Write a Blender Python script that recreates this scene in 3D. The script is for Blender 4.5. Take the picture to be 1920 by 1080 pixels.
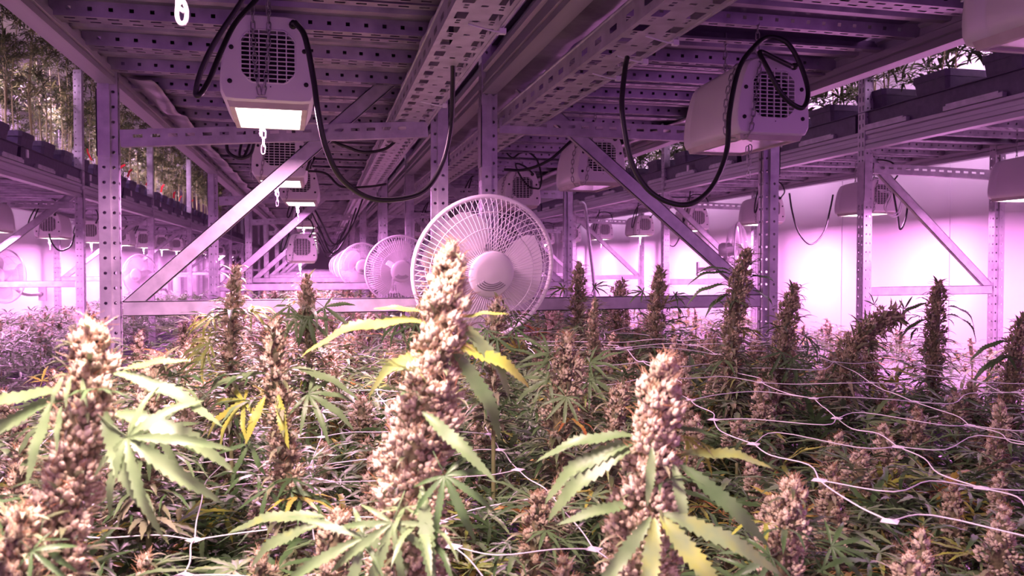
import bpy, math, random
import numpy as np
from mathutils import Vector, Matrix

# ------------------------------------------------------------------ scene, camera, light
sc = bpy.context.scene
for o in list(bpy.data.objects):
    bpy.data.objects.remove(o)
COL = sc.collection
PI = math.pi
H = 1.6                                   # eye height over the floor
FPX = 1550.0                              # focal length in pixels of the 1920 px wide frame
VX, VY = 600.0, 498.0                     # vanishing point of the aisle in the photograph
PITCH = math.atan((540 - VY) / FPX)
YAW = math.atan((960 - VX) / FPX)

cam_d = bpy.data.cameras.new('camera')
cam = bpy.data.objects.new('camera', cam_d)
COL.objects.link(cam)
cam.location = (0, 0, H)
cam.rotation_euler = (PI / 2 - PITCH, 0, -YAW)
cam_d.sensor_width = 36
cam_d.lens = FPX / 1920 * 36
cam_d.clip_start = 0.03
cam_d.clip_end = 120
cam_d.dof.use_dof = True
cam_d.dof.focus_distance = 2.0
cam_d.dof.aperture_fstop = 10.0
sc.camera = cam

sc.view_settings.view_transform = 'Standard'
sc.view_settings.look = 'None'
sc.view_settings.gamma = 1
sc.view_settings.use_curve_mapping = False
sc.view_settings.exposure = 0.18
sc.cycles.max_bounces = 6
sc.cycles.diffuse_bounces = 4
sc.cycles.glossy_bounces = 3
sc.cycles.transmission_bounces = 3
sc.cycles.sample_clamp_indirect = 6.0

world = bpy.data.worlds.new('world')
sc.world = world
world.use_nodes = True
world.node_tree.nodes['Background'].inputs[0].default_value = (0.56, 0.15, 0.74, 1)
world.node_tree.nodes['Background'].inputs[1].default_value = 0.88

PINK = (1.0, 0.33, 0.90)                  # colour of the lamps over the aisles
WARM = (1.0, 0.62, 0.71)                  # lamps over the left bed
ROSE = (1.0, 0.46, 0.75)                  # the large lamp before the crossbar
UPPER = (1.0, 0.54, 1.0)                 # lamps over the young plants
P_MAIN, P_FARL, P_FARR, P_UP = 46.0, 38.0, 36.0, 26.0

def area_light(name, loc, sx, sy, power, color, spread=PI):
    d = bpy.data.lights.new(name, 'AREA')
    d.shape = 'RECTANGLE'; d.size = sx; d.size_y = sy
    d.energy = power; d.color = color; d.spread = spread
    o = bpy.data.objects.new(name, d)
    COL.objects.link(o)
    o.location = loc
    return o

_ct, _st, _cp, _sp = math.cos(YAW), math.sin(YAW), math.cos(PITCH), math.sin(PITCH)
RIGHT = np.array([_ct, -_st, 0.0])
FWD = np.array([_st * _cp, _ct * _cp, -_sp])
UPV = np.cross(RIGHT, FWD)
CAM = np.array([0, 0, H])

def at(px, py, Y):
    """the point of the place at distance Y along the aisle seen at a pixel of the photograph"""
    d = FWD + RIGHT * ((px - 960) / FPX) - UPV * ((py - 540) / FPX)
    return CAM + d * (Y / d[1])

def depth_of(p):
    return float(np.dot(np.asarray(p) - CAM, FWD))

# ------------------------------------------------------------------ materials
def mat_new(name):
    m = bpy.data.materials.new(name); m.use_nodes = True
    nt = m.node_tree
    return m, nt, nt.nodes['Principled BSDF']

def noise_mat(name, c1, c2, scale=8, rough=0.5, metal=0.0, bump=0.0, detail=4, rough2=None, stretch=None):
    m, nt, b = mat_new(name)
    tc = nt.nodes.new('ShaderNodeTexCoord')
    n = nt.nodes.new('ShaderNodeTexNoise'); n.inputs['Scale'].default_value = scale; n.inputs['Detail'].default_value = detail
    src = tc.outputs['Object']
    if stretch:
        mp = nt.nodes.new('ShaderNodeMapping'); mp.inputs['Scale'].default_value = stretch
        nt.links.new(src, mp.inputs[0]); src = mp.outputs[0]
    nt.links.new(src, n.inputs['Vector'])
    r = nt.nodes.new('ShaderNodeValToRGB')
    r.color_ramp.elements[0].position = 0.3; r.color_ramp.elements[1].position = 0.7
    r.color_ramp.elements[0].color = (*c1, 1); r.color_ramp.elements[1].color = (*c2, 1)
    nt.links.new(n.outputs['Fac'], r.inputs[0]); nt.links.new(r.outputs[0], b.inputs['Base Color'])
    b.inputs['Roughness'].default_value = rough; b.inputs['Metallic'].default_value = metal
    if rough2 is not None:
        mr = nt.nodes.new('ShaderNodeMapRange'); mr.inputs['To Min'].default_value = rough; mr.inputs['To Max'].default_value = rough2
        nt.links.new(n.outputs['Fac'], mr.inputs[0]); nt.links.new(mr.outputs[0], b.inputs['Roughness'])
    if bump:
        bp = nt.nodes.new('ShaderNodeBump'); bp.inputs['Strength'].default_value = bump; bp.inputs['Distance'].default_value = 0.01
        nt.links.new(n.outputs['Fac'], bp.inputs['Height']); nt.links.new(bp.outputs[0], b.inputs['Normal'])
    return m

def plant_mat(name, stops, rough=0.5, trans=0.0, nscale=60, namt=0.25, sheen=0.0):
    """colour from the per-leaf attribute 'var', broken up by noise"""
    m, nt, b = mat_new(name)
    a = nt.nodes.new('ShaderNodeAttribute'); a.attribute_name = 'var'
    tc = nt.nodes.new('ShaderNodeTexCoord')
    n = nt.nodes.new('ShaderNodeTexNoise'); n.inputs['Scale'].default_value = nscale; n.inputs['Detail'].default_value = 2
    nt.links.new(tc.outputs['Object'], n.inputs['Vector'])
    mr = nt.nodes.new('ShaderNodeMapRange'); mr.inputs['From Min'].default_value = 0.25; mr.inputs['From Max'].default_value = 0.75
    mr.inputs['To Min'].default_value = -namt; mr.inputs['To Max'].default_value = namt
    nt.links.new(n.outputs['Fac'], mr.inputs[0])
    ad = nt.nodes.new('ShaderNodeMath'); ad.operation = 'ADD'; ad.use_clamp = True
    nt.links.new(a.outputs['Fac'], ad.inputs[0]); nt.links.new(mr.outputs[0], ad.inputs[1])
    r = nt.nodes.new('ShaderNodeValToRGB')
    els = r.color_ramp.elements
    els[0].position = stops[0][0]; els[0].color = (*stops[0][1], 1)
    els[1].position = stops[-1][0]; els[1].color = (*stops[-1][1], 1)
    for p, c in stops[1:-1]:
        e = els.new(p); e.color = (*c, 1)
    nt.links.new(ad.outputs[0], r.inputs[0]); nt.links.new(r.outputs[0], b.inputs['Base Color'])
    b.inputs['Roughness'].default_value = rough
    b.inputs['Sheen Weight'].default_value = sheen
    if trans:
        t = nt.nodes.new('ShaderNodeBsdfTranslucent'); nt.links.new(r.outputs[0], t.inputs[0])
        mx = nt.nodes.new('ShaderNodeMixShader'); mx.inputs[0].default_value = trans
        nt.links.new(b.outputs[0], mx.inputs[1]); nt.links.new(t.outputs[0], mx.inputs[2])
        nt.links.new(mx.outputs[0], nt.nodes['Material Output'].inputs[0])
    return m

def emit_mat(name, color, strength):
    m, nt, b = mat_new(name)
    b.inputs['Base Color'].default_value = (0.8, 0.8, 0.8, 1)
    b.inputs['Emission Color'].default_value = (*color, 1)
    b.inputs['Emission Strength'].default_value = strength
    return m

M = {}
M['steel'] = noise_mat('galvanised_steel', (0.40, 0.38, 0.42), (0.58, 0.55, 0.60), 22, 0.36, 0.55, 0.05, 5, 0.52)
M['deck'] = noise_mat('deck_steel', (0.20, 0.18, 0.22), (0.46, 0.43, 0.49), 9, 0.30, 0.75, 0.12, 6, 0.5)
M['beam'] = noise_mat('beam_steel', (0.38, 0.36, 0.40), (0.54, 0.51, 0.56), 14, 0.38, 0.55, 0.03, 4, 0.5, (1, 0.06, 1))
M['dark'] = noise_mat('dark_void', (0.02, 0.018, 0.022), (0.03, 0.028, 0.032), 10, 0.8)
M['white'] = noise_mat('white_enamel', (0.80, 0.76, 0.78), (0.86, 0.82, 0.84), 6, 0.38, 0, 0.02)
M['fanwhite'] = noise_mat('white_fan_plastic', (0.74, 0.70, 0.73), (0.80, 0.76, 0.78), 6, 0.35)
M['wire'] = noise_mat('white_wire', (0.80, 0.76, 0.80), (0.86, 0.82, 0.86), 6, 0.35)
M['wall'] = noise_mat('white_wall_panel', (0.76, 0.73, 0.76), (0.82, 0.79, 0.82), 1.5, 0.65, 0, 0.02)
M['floor'] = noise_mat('dark_floor', (0.05, 0.05, 0.05), (0.09, 0.085, 0.085), 4, 0.8, 0, 0.1)
M['black'] = noise_mat('black_plastic', (0.048, 0.034, 0.070), (0.080, 0.060, 0.115), 30, 0.36, 0, 0.08)
M['cable'] = noise_mat('black_rubber', (0.012, 0.011, 0.013), (0.02, 0.019, 0.021), 30, 0.35)
M['chain'] = noise_mat('chain_steel', (0.34, 0.32, 0.34), (0.5, 0.48, 0.5), 60, 0.35, 0.7)
M['net'] = noise_mat('white_net_cord', (0.80, 0.78, 0.80), (0.88, 0.86, 0.88), 40, 0.5)
M['red'] = noise_mat('red_tag_plastic', (0.80, 0.012, 0.03), (0.9, 0.03, 0.05), 12, 0.4)
M['tagwhite'] = noise_mat('white_tag_plastic', (0.75, 0.73, 0.75), (0.85, 0.83, 0.85), 12, 0.5)
M['foil'] = noise_mat('crumpled_liner', (0.16, 0.14, 0.18), (0.40, 0.37, 0.43), 7, 0.3, 0.4, 0.6, 6)
M['soil'] = noise_mat('dark_soil', (0.03, 0.022, 0.018), (0.06, 0.045, 0.035), 60, 0.95, 0, 0.5)
M['glow'] = emit_mat('lamp_glass_lit', (1.0, 0.93, 0.95), 7.0)
M['glowoff'] = noise_mat('lamp_glass_unlit', (0.55, 0.50, 0.52), (0.65, 0.6, 0.62), 6, 0.15)
M['lip'] = noise_mat('lamp_underside', (0.46, 0.40, 0.36), (0.62, 0.55, 0.52), 14, 0.5)
M['leaf'] = plant_mat('fan_leaf_green', [(0.0, (0.035, 0.075, 0.022)), (0.35, (0.095, 0.195, 0.06)), (0.62, (0.22, 0.34, 0.14)),
                                         (0.80, (0.42, 0.50, 0.07)), (0.92, (0.58, 0.46, 0.09)), (1.0, (0.45, 0.17, 0.05))], 0.46, 0.22, 45, 0.08, 0.1)
M['veg'] = plant_mat('young_leaf_green', [(0.0, (0.05, 0.07, 0.03)), (0.5, (0.11, 0.15, 0.06)), (1.0, (0.32, 0.36, 0.11))], 0.45, 0.30, 30, 0.1)
M['bud'] = plant_mat('flower_bract', [(0.0, (0.09, 0.09, 0.035)), (0.3, (0.26, 0.23, 0.11)), (0.6, (0.50, 0.43, 0.27)), (1.0, (0.76, 0.69, 0.50))], 0.6, 0.10, 160, 0.18, 0.3)
M['hair'] = plant_mat('flower_pistil', [(0.0, (0.30, 0.13, 0.05)), (0.5, (0.46, 0.26, 0.13)), (1.0, (0.62, 0.46, 0.30))], 0.6, 0.1, 100, 0.1)
M['sugar'] = plant_mat('sugar_leaf', [(0.0, (0.07, 0.10, 0.03)), (0.5, (0.20, 0.24, 0.10)), (1.0, (0.45, 0.44, 0.26))], 0.45, 0.2, 60, 0.12, 0.3)
M['stem'] = noise_mat('green_stem', (0.16, 0.20, 0.07), (0.27, 0.27, 0.11), 30, 0.6)
M['paleStem'] = noise_mat('pale_stem', (0.34, 0.36, 0.15), (0.48, 0.46, 0.22), 20, 0.6)

# ------------------------------------------------------------------ mesh helpers
class T:
    """a bit of mesh: vertices, flat loops, corner counts, material index and var value of each face"""
    def __init__(s, V, faces=None, mat=0, var=0.0, L=None, N=None, smooth=False):
        s.V = np.asarray(V, float).reshape(-1, 3)
        if faces is not None:
            s.L = np.array([i for f in faces for i in f], int)
            s.N = np.array([len(f) for f in faces], int)
        else:
            s.L, s.N = L, N
        k = len(s.N)
        s.mat = np.full(k, mat, int) if np.isscalar(mat) else np.asarray(mat)
        s.var = np.full(k, var, float) if np.isscalar(var) else np.asarray(var)
        s.sm = np.full(k, smooth, bool) if np.isscalar(smooth) else np.asarray(smooth)
    def moved(s, R=None, t=(0, 0, 0), var=None, mat=None):
        V = s.V if R is None else s.V @ np.asarray(R).T
        v = s.var if var is None else np.full(len(s.N), var)
        m = s.mat if mat is None else np.full(len(s.N), mat)
        return T(V + np.asarray(t), None, m, v, s.L, s.N, s.sm)

class MB:
    def __init__(s): s.ts = []
    def add(s, t):
        s.ts.append(t); return s
    def join(s):
        off, Vs, Ls = 0, [], []
        for t in s.ts:
            Vs.append(t.V); Ls.append(t.L + off); off += len(t.V)
        return T(np.concatenate(Vs), None, np.concatenate([t.mat for t in s.ts]), np.concatenate([t.var for t in s.ts]),
                 np.concatenate(Ls), np.concatenate([t.N for t in s.ts]), np.concatenate([t.sm for t in s.ts]))
    def mesh(s, name, mats):
        t = s.join()
        me = bpy.data.meshes.new(name)
        me.vertices.add(len(t.V)); me.vertices.foreach_set('co', t.V.astype(np.float32).ravel())
        me.loops.add(len(t.L)); me.loops.foreach_set('vertex_index', t.L.astype(np.int32))
        me.polygons.add(len(t.N))
        st = np.zeros(len(t.N), np.int32); st[1:] = np.cumsum(t.N)[:-1]
        me.polygons.foreach_set('loop_start', st)
        me.polygons.foreach_set('material_index', t.mat.astype(np.int32))
        me.polygons.foreach_set('use_smooth', t.sm)
        for m in mats: me.materials.append(M[m])
        if t.var.any():
            a = me.attributes.new('var', 'FLOAT', 'FACE'); a.data.foreach_set('value', t.var.astype(np.float32))
        me.update(calc_edges=True)
        return me

def link(name, me, parent=None, loc=(0, 0, 0), rot=(0, 0, 0), scale=(1, 1, 1)):
    o = bpy.data.objects.new(name, me); COL.objects.link(o)
    o.location = loc; o.rotation_euler = rot; o.scale = scale
    if parent: o.parent = parent
    return o

def tag(o, label, cat, group=None, kind=None):
    o['label'] = label; o['category'] = cat
    if group: o['group'] = group
    if kind: o['kind'] = kind
    return o

def thing(name, label, cat, loc=(0, 0, 0), rz=0, group=None):
    o = bpy.data.objects.new(name, None); COL.objects.link(o)
    o.location = loc; o.rotation_euler = (0, 0, rz); o.empty_display_size = 0.05
    return tag(o, label, cat, group)

def dup(src, loc=None, rot=None, scale=None, label=None, group=None):
    c = src.copy(); COL.objects.link(c)
    if loc is not None: c.location = loc
    if rot is not None: c.rotation_euler = rot
    if scale is not None: c.scale = scale
    if label: c['label'] = label
    if group: c['group'] = group
    for ch in list(src.children):
        d = ch.copy(); COL.objects.link(d); d.parent = c
        for g in list(ch.children):
            e = g.copy(); COL.objects.link(e); e.parent = d
    return c

def structure(o):
    o['kind'] = 'structure'; return o

def box(x0, x1, y0, y1, z0, z1, mat=0, var=0):
    V = [(x, y, z) for z in (z0, z1) for y in (y0, y1) for x in (x0, x1)]
    return T(V, [(0, 2, 3, 1), (4, 5, 7, 6), (0, 1, 5, 4), (2, 6, 7, 3), (0, 4, 6, 2), (1, 3, 7, 5)], mat, var)

def frames(P):
    P = np.asarray(P, float)
    tg = np.gradient(P, axis=0); tg /= np.linalg.norm(tg, axis=1)[:, None] + 1e-12
    a = np.array([0, 0, 1.0]) if abs(tg[0][2]) < 0.9 else np.array([1.0, 0, 0])
    n = np.cross(tg[0], a); n /= np.linalg.norm(n)
    out = []
    for t in tg:
        n = n - t * np.dot(n, t); n /= np.linalg.norm(n) + 1e-12
        out.append((t, n, np.cross(t, n)))
    return out

def tube(P, r, n=6, mat=0, var=0, closed=False, smooth=True):
    P = np.asarray(P, float); k = len(P)
    if closed:
        fr = frames(np.vstack([P[-1:], P, P[:1]]))[1:-1]
    else:
        fr = frames(P)
    rr = np.full(k, r) if np.isscalar(r) else np.asarray(r)
    ang = np.arange(n) * 2 * PI / n
    V = np.concatenate([P[i] + rr[i] * (np.cos(ang)[:, None] * fr[i][1] + np.sin(ang)[:, None] * fr[i][2]) for i in range(k)])
    F = []
    for i in range(k if closed else k - 1):
        a, b = i * n, ((i + 1) % k) * n
        for j in range(n):
            F.append((a + j, a + (j + 1) % n, b + (j + 1) % n, b + j))
    if not closed:
        F.append(tuple(range(n - 1, -1, -1))); F.append(tuple((k - 1) * n + j for j in range(n)))
    return T(V, F, mat, var, smooth=smooth)

def spline(pts, n=8):
    P = [np.asarray(p, float) for p in pts]
    P = [2 * P[0] - P[1]] + P + [2 * P[-1] - P[-2]]
    out = []
    for i in range(1, len(P) - 2):
        p0, p1, p2, p3 = P[i - 1:i + 3]
        for s in range(n):
            t = s / n
            out.append(0.5 * (2 * p1 + (p2 - p0) * t + (2 * p0 - 5 * p1 + 4 * p2 - p3) * t * t + (3 * p1 - p0 - 3 * p2 + p3) * t ** 3))
    out.append(P[-2])
    return np.array(out)

def basis(f, up):
    """rotation whose columns send x to f and z close to up"""
    f = np.asarray(f, float); f = f / np.linalg.norm(f)
    y = np.cross(up, f)
    if np.linalg.norm(y) < 1e-4: y = np.cross((0.3, 1, 0.1), f)
    y /= np.linalg.norm(y)
    return np.stack([f, y, np.cross(f, y)], axis=1)

def bar_between(p, q, w, t, up=(0, 1, 0), mat=0):
    """flat bar from p to q, w wide across, t thick along up"""
    p = np.asarray(p, float); q = np.asarray(q, float)
    L = np.linalg.norm(q - p)
    return box(0, L, -w / 2, w / 2, -t / 2, t / 2, mat).moved(basis(q - p, np.asarray(up, float)), p)

def channel_between(p, q, w, d, up=(0, 1, 0), mat=0, th=0.003):
    p = np.asarray(p, float); q = np.asarray(q, float)
    L = np.linalg.norm(q - p); R = basis(q - p, np.asarray(up, float))
    mb = MB()
    mb.add(box(0, L, -w / 2, w / 2, -d / 2, -d / 2 + th, mat)); mb.add(box(0, L, -w / 2, -w / 2 + th, -d / 2, d / 2, mat)); mb.add(box(0, L, w / 2 - th, w / 2, -d / 2, d / 2, mat))
    return mb.join().moved(R, p)

def grid_plate(O, u, v, ub, vb, hole, mat=0):
    """sheet O + a*u + b*v over the breaks ub, vb; cells where hole(i, j) stay open"""
    O, u, v = (np.asarray(a, float) for a in (O, u, v))
    nu, nv = len(ub), len(vb)
    V = (O[None, None] + np.asarray(ub)[:, None, None] * u + np.asarray(vb)[None, :, None] * v).reshape(-1, 3)
    F = [(i * nv + j, (i + 1) * nv + j, (i + 1) * nv + j + 1, i * nv + j + 1) for i in range(nu - 1) for j in range(nv - 1) if not hole(i, j)]
    return T(V, F, mat)

def round_holes(O, u, v, W, L, cols, pitch, r, mat=0):
    """sheet W x L (along u, v) with columns of octagonal holes"""
    O, u, v = (np.asarray(a, float) for a in (O, u, v))
    mb = MB(); edges = [0]
    half = min(pitch / 2, 0.014)
    for c in cols: edges += [c - half, c + half]
    edges.append(W)
    n = int(L / pitch)
    for k in range(0, len(edges), 2):
        a, b = edges[k], edges[k + 1]
        if b > a + 1e-5:
            mb.add(T([O + u * a, O + u * b, O + u * b + v * L, O + u * a + v * L], [(0, 1, 2, 3)], mat))
    sq = [(1, 0), (1, 1), (0, 1), (-1, 1), (-1, 0), (-1, -1), (0, -1), (1, -1)]
    cv, cf = [], []
    for c in cols:
        for i in range(n):
            cy = (i + 0.5) * L / n; hy = L / n / 2; b0 = len(cv)
            for (sx, sy) in sq: cv.append(O + u * (c + sx * half) + v * (cy + sy * hy))
            for q in range(8): cv.append(O + u * (c + r * math.cos(q * PI / 4)) + v * (cy + r * math.sin(q * PI / 4)))
            for q in range(8): cf.append((b0 + q, b0 + (q + 1) % 8, b0 + 8 + (q + 1) % 8, b0 + 8 + q))
    mb.add(T(cv, cf, mat))
    return mb.join()

# ------------------------------------------------------------------ the setting
WL, WR, YB, ZC = -2.92, 4.02, 32.0, 3.4
structure(link('floor', MB().add(box(WL - .1, WR + .1, -2.0, YB + .1, -0.1, 0)).mesh('floor', ['floor'])))
structure(link('wall_left', MB().add(box(WL - .1, WL, -2.0, YB, 0, ZC)).mesh('wall_left', ['wall'])))
wr = MB().add(box(WR, WR + .1, -2.0, YB, 0, ZC))
structure(link('wall_right', wr.mesh('wall_right', ['wall'])))
structure(link('wall_back', MB().add(box(WL - .1, WR + .1, YB, YB + .1, 0, ZC)).mesh('wall_back', ['wall'])))
structure(link('ceiling', MB().add(box(WL - .1, WR + .1, -2.0, YB + .1, ZC, ZC + .1)).mesh('ceiling', ['wall'])))
tr = MB()
for y in np.arange(1.2, 14, 1.15):
    tr.add(box(WR - .006, WR, y - .02, y + .02, 0.02, ZC - .02))
structure(link('trim_1', tr.mesh('trim_1', ['wall'])))

# ------------------------------------------------------------------ racks
BAY = 2.75
def post_mesh(z0, z1):
    mb = MB(); L = z1 - z0
    up = np.array([0, 0, 1.0])
    pts = [(-.028, -.030), (.008, -.030), (.008, -.020), (.028, -.020), (.028, .030), (-.028, .030)]
    pat = [[.018], None, [.010], [.016, .036], [.016, .040], [.02, .05]]
    for i, (p, q) in enumerate(zip(pts, pts[1:] + pts[:1])):
        p3 = np.array([p[0], p[1], z0]); d = np.array([q[0] - p[0], q[1] - p[1], 0]); W = np.linalg.norm(d); u = d / W
        if pat[i] is None:
            mb.add(T([p3, p3 + d, p3 + d + up * L, p3 + up * L], [(0, 1, 2, 3)]))
        elif i in (5,):
            vb = [0]
            for k in range(int(L / .05)):
                vb += [k * .05 + .012, k * .05 + .040]
            vb.append(L)
            mb.add(grid_plate(p3, u, up, [0, .012, .020, W - .020, W - .012, W], vb, lambda a, b: a in (1, 3) and b % 2 == 1))
        else:
            mb.add(round_holes(p3, u, up, W, L, pat[i], .05, .0055))
        # bolted splice sleeve
    mb.add(box(-.032, .010, -.034, -.030, H + .36, H + .58)); mb.add(box(-.032, -.028, -.034, .026, H + .36, H + .58))
    # foot
    mb.add(box(-.07, .07, -.06, .06, z0, z0 + .006))
    return mb.mesh('upright_post', ['steel', 'dark'])

def beam_profile():
    # outer face, ledge and lips of a stepped load beam, x outwards
    return [(-.026, 0), (.026, 0), (.026, .018), (.017, .021), (.017, .026), (.024, .030), (.024, .050), (.013, .056), (.013, .076), (.024, .082), (.024, .100), (.012, .104),
            (-.012, .104), (-.024, .100), (-.024, .082), (-.013, .076), (-.013, .056), (-.024, .050), (-.024, .030), (-.017, .026), (-.017, .021), (-.026, .018)]

def beam_mesh(L):
    pr = beam_profile(); n = len(pr)
    V = [(x, 0, z) for x, z in pr] + [(x, L, z) for x, z in pr]
    F = [(i, (i + 1) % n, n + (i + 1) % n, n + i) for i in range(n)] + [tuple(range(n - 1, -1, -1)), tuple(range(n, 2 * n))]
    return MB().add(T(V, F)).mesh('load_beam', ['beam'])

def slotted_bar_mesh(L, w=.05, d=.03):
    """C shaped cross bar along x with a row of slots on its face (towards -y)"""
    mb = MB(); ub = [0]
    k = 0.04
    while k + .035 < L - .02:
        ub += [k, k + .030]; k += .055
    ub.append(L)
    mb.add(grid_plate((0, 0, 0), (1, 0, 0), (0, 0, 1), ub, [0, w * .5, w * .5 + .011, w], lambda a, b: b == 1 and a % 2 == 1))
    mb.add(box(0, L, 0, d, -.003, 0)); mb.add(box(0, L, 0, d, w, w + .003)); 
    return mb.mesh('cross_bar', ['steel'])

def deck_mesh(L, w=.29):
    """pressed steel deck panel, L along x and w along y, seen from below"""
    mb = MB()
    prof = [(0, 0.006), (.0, 0), (.022, 0), (.026, .034), (.082, .034), (.088, .016), (.108, .016), (.114, .034), (.168, .034), (.172, 0), (.195, 0), (.195, .006)]
    prof = [(y * 1.5, z * 1.12) for y, z in prof]
    xs = [0]
    k = .03
    while k + .04 < L - .02:
        xs += [k, k + .026]; k += .052
    xs.append(L)
    xr = [0] + [a + d for a in np.arange(.04, L - .05, .05) for d in (0, .011)] + [L]
    def strip(p, q, holes, lo=.35, hi=.65):
        p3 = np.array([0, p[0], p[1]]); d = np.array([0, q[0] - p[0], q[1] - p[1]]); W = np.linalg.norm(d)
        if holes:
            mb.add(grid_plate(p3, (1, 0, 0), d / W, xr if lo in (.36, .42) else xs, [0, W * lo, W * hi, W], lambda a, b: b == 1 and a % 2 == 1))
        else:
            mb.add(T([p3, p3 + (L, 0, 0), p3 + d + (L, 0, 0), p3 + d], [(0, 1, 2, 3)]))
    for i in range(len(prof) - 1):
        strip(prof[i], prof[i + 1], i in (1, 3, 8, 9), *((.35, .62) if i in (1, 9) else (.36, .62) if i == 8 else (.42, .58)))
    return mb.mesh('deck_panel', ['deck'])

def build_rack(label, xa, xb, y0, nb, zb, deck_y, braces=True, brace_y0=True, rising='left', bars_z=None, brace_ends=None, tag_group=None, dy_deck=0.298):
    """rack with posts at xa (left) and xb (right), frames every BAY from y0, upper beams with their bottom at zb"""
    root = thing('storage_rack', label, 'rack', (0, 0, 0), 0, None)
    pm = post_mesh(0.0, 3.1); bm = beam_mesh(BAY - .02)
    W = xb - xa
    sb = slotted_bar_mesh(W - .08)
    for k in range(nb + 1):
        y = y0 + k * BAY
        yp = y if (brace_y0 or k > 0) else -.75      # the middle racks end behind the view point
        link('upright_post', pm, root, (xa, yp, 0)); link('upright_post', pm, root, (xb, yp, 0), (0, 0, 0), (-1, 1, 1))
        if brace_y0 or k > 0:
            zl, zr = bars_z
            sbar = link('cross_bar', sb, root, (xa + .04, y - .02, zl), (0, math.atan2(zl - zr, W), 0))
            lo = MB().add(channel_between((xa + .04, y, H - .145), (xb - .04, y, H - .14), .05, .03)).mesh('cross_bar', ['steel'])
            link('cross_bar', lo, root)
            (ax, az), (bx, bz) = brace_ends
            br = MB().add(channel_between((ax, y + .015, az), (bx, y + .015, bz), .05, .024)).mesh('diagonal_brace', ['steel'])
            link('diagonal_brace', br, root)
        for x, s in ((xa, -1), (xb, 1)):
            if k < nb:
                link('load_beam', bm, root, (x, yp + .01, zb), (0, 0, 0), (s, (y + BAY - yp) / BAY, 1))
            link('load_beam', lowbeam[0], root, (x, yp + .01, LOWZ - .12), (0, 0, 0), (s, (y + BAY - yp) / BAY, 1)) if k < nb else None
    dm = deck_mesh(W - .03)
    n = 0
    y = deck_y[0]
    rng = random.Random(int(abs(xa) * 1000))
    while y < deck_y[1] and n < 100:
        link('deck_panel', dm, root, (xa + .015, y, zb + .045 + rng.uniform(-.005, .004)), (rng.uniform(-.03, .03), rng.uniform(-.006, .006), 0))
        n += 1
        y += dy_deck + (0.11 if rng.random() < .22 else rng.uniform(0, .006))
    return root

LOWZ = H - 0.92                      # top of the beds the plants stand in
lowbeam = [beam_mesh(BAY - .02)]
LX0, LX1 = -.682, .425               # left rack
RX0, RX1 = .605, 1.750               # right rack
FL0, FL1 = -2.74, -1.80              # rack across the aisle on the left
FR0, FR1 = 2.98, 3.86                # rack across the aisle on the right
FY = 3.0
zL, zR, zFL, zFR = H + .600, H + .625, H + .525, H + .645
rackL = build_rack('galvanised rack over the left bed, nearest, with lit lamps under its deck', LX0, LX1, FY - BAY, 10, zL, (-.55, 19), True, False,
                   bars_z=(H + .398, H + .472), brace_ends=((LX0 + .05, H - .14), (LX1 - .05, H + .78)))
rackR = build_rack('galvanised rack over the right bed with unlit white lamps under its deck', RX0, RX1, FY - BAY, 10, zR, (-.55, 19), True, False,
                   bars_z=(H + .49, H + .485), brace_ends=((RX0 + .02, H + .76), (RX1 - .04, H - .13)))
rackFL = build_rack('galvanised rack against the left wall carrying young plants in black pots', FL0, FL1, 4.23, 9, zFL, (4.3, 22), True, True,
                    bars_z=(H + .44, H + .44), brace_ends=((FL0 + .05, H - .14), (FL1 - .05, H + .55)))
rackFR = build_rack('galvanised rack along the right wall under short potted plants', FR0, FR1, 4.08 - BAY, 10, zFR, (1.6, 20), True, True,
                    bars_z=(H + .52, H + .50), brace_ends=((FR0 + .03, H + .60), (FR1 - .03, H - .13)))

# beds and trays ----------------------------------------------------------------
def tray_mesh(w, l, h, rim=.018, th=.006):
    mb = MB()
    mb.add(box(-w / 2, w / 2, 0, l, 0, th))
    o = .012
    for s in (-1, 1):
        x = s * w / 2
        V = [(x, 0, 0), (x, l, 0), (x + s * o, l + o, h), (x + s * o, -o, h), (x - s * th, 0, 0), (x - s * th, l, 0), (x + s * (o - th), l + o, h), (x + s * (o - th), -o, h)]
        mb.add(T(V, [(0, 1, 2, 3), (7, 6, 5, 4), (3, 2, 6, 7)]))
        mb.add(box(min(x + s * o, x + s * (o + rim)), max(x + s * o, x + s * (o + rim)), -o - rim, l + o + rim, h - .004, h))
    for y, s in ((0, -1), (l, 1)):
        V = [(-w / 2, y, 0), (w / 2, y, 0), (w / 2 + o, y + s * o, h), (-w / 2 - o, y + s * o, h)]
        mb.add(T(V, [(0, 1, 2, 3)]))
        mb.add(box(-w / 2 - o, w / 2 + o, min(y + s * o, y + s * (o + rim)), max(y + s * o, y + s * (o + rim)), h - .004, h))
    return mb

def beds(x0, x1, ys, side):
    w = x1 - x0 - .14
    b = tray_mesh(w, BAY - .12, .12); b.add(box(-w / 2 + .01, w / 2 - .01, .01, BAY - .13, .006, .085, 1))
    bm = b.mesh('grow_tray', ['black', 'soil'])
    for k, y in enumerate(ys):
        o = link('grow_tray', bm, None, ((x0 + x1) / 2, y + .06, LOWZ - .12 + .104))
        tag(o, f'black soil tray on the lower shelf under the {side} bed plants', 'tray', f'lower soil trays of the {side} bed')
BEDTOP = LOWZ - .016 + .085
beds(LX0, LX1, [FY - BAY + k * BAY for k in range(6)], 'left')
beds(RX0, RX1, [FY - BAY + k * BAY for k in range(6)], 'right')
beds(FL0, FL1, [4.23 + k * BAY for k in range(4)], 'far left')
beds(FR0, FR1, [4.08 - BAY + k * BAY for k in range(4)], 'far right')

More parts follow.
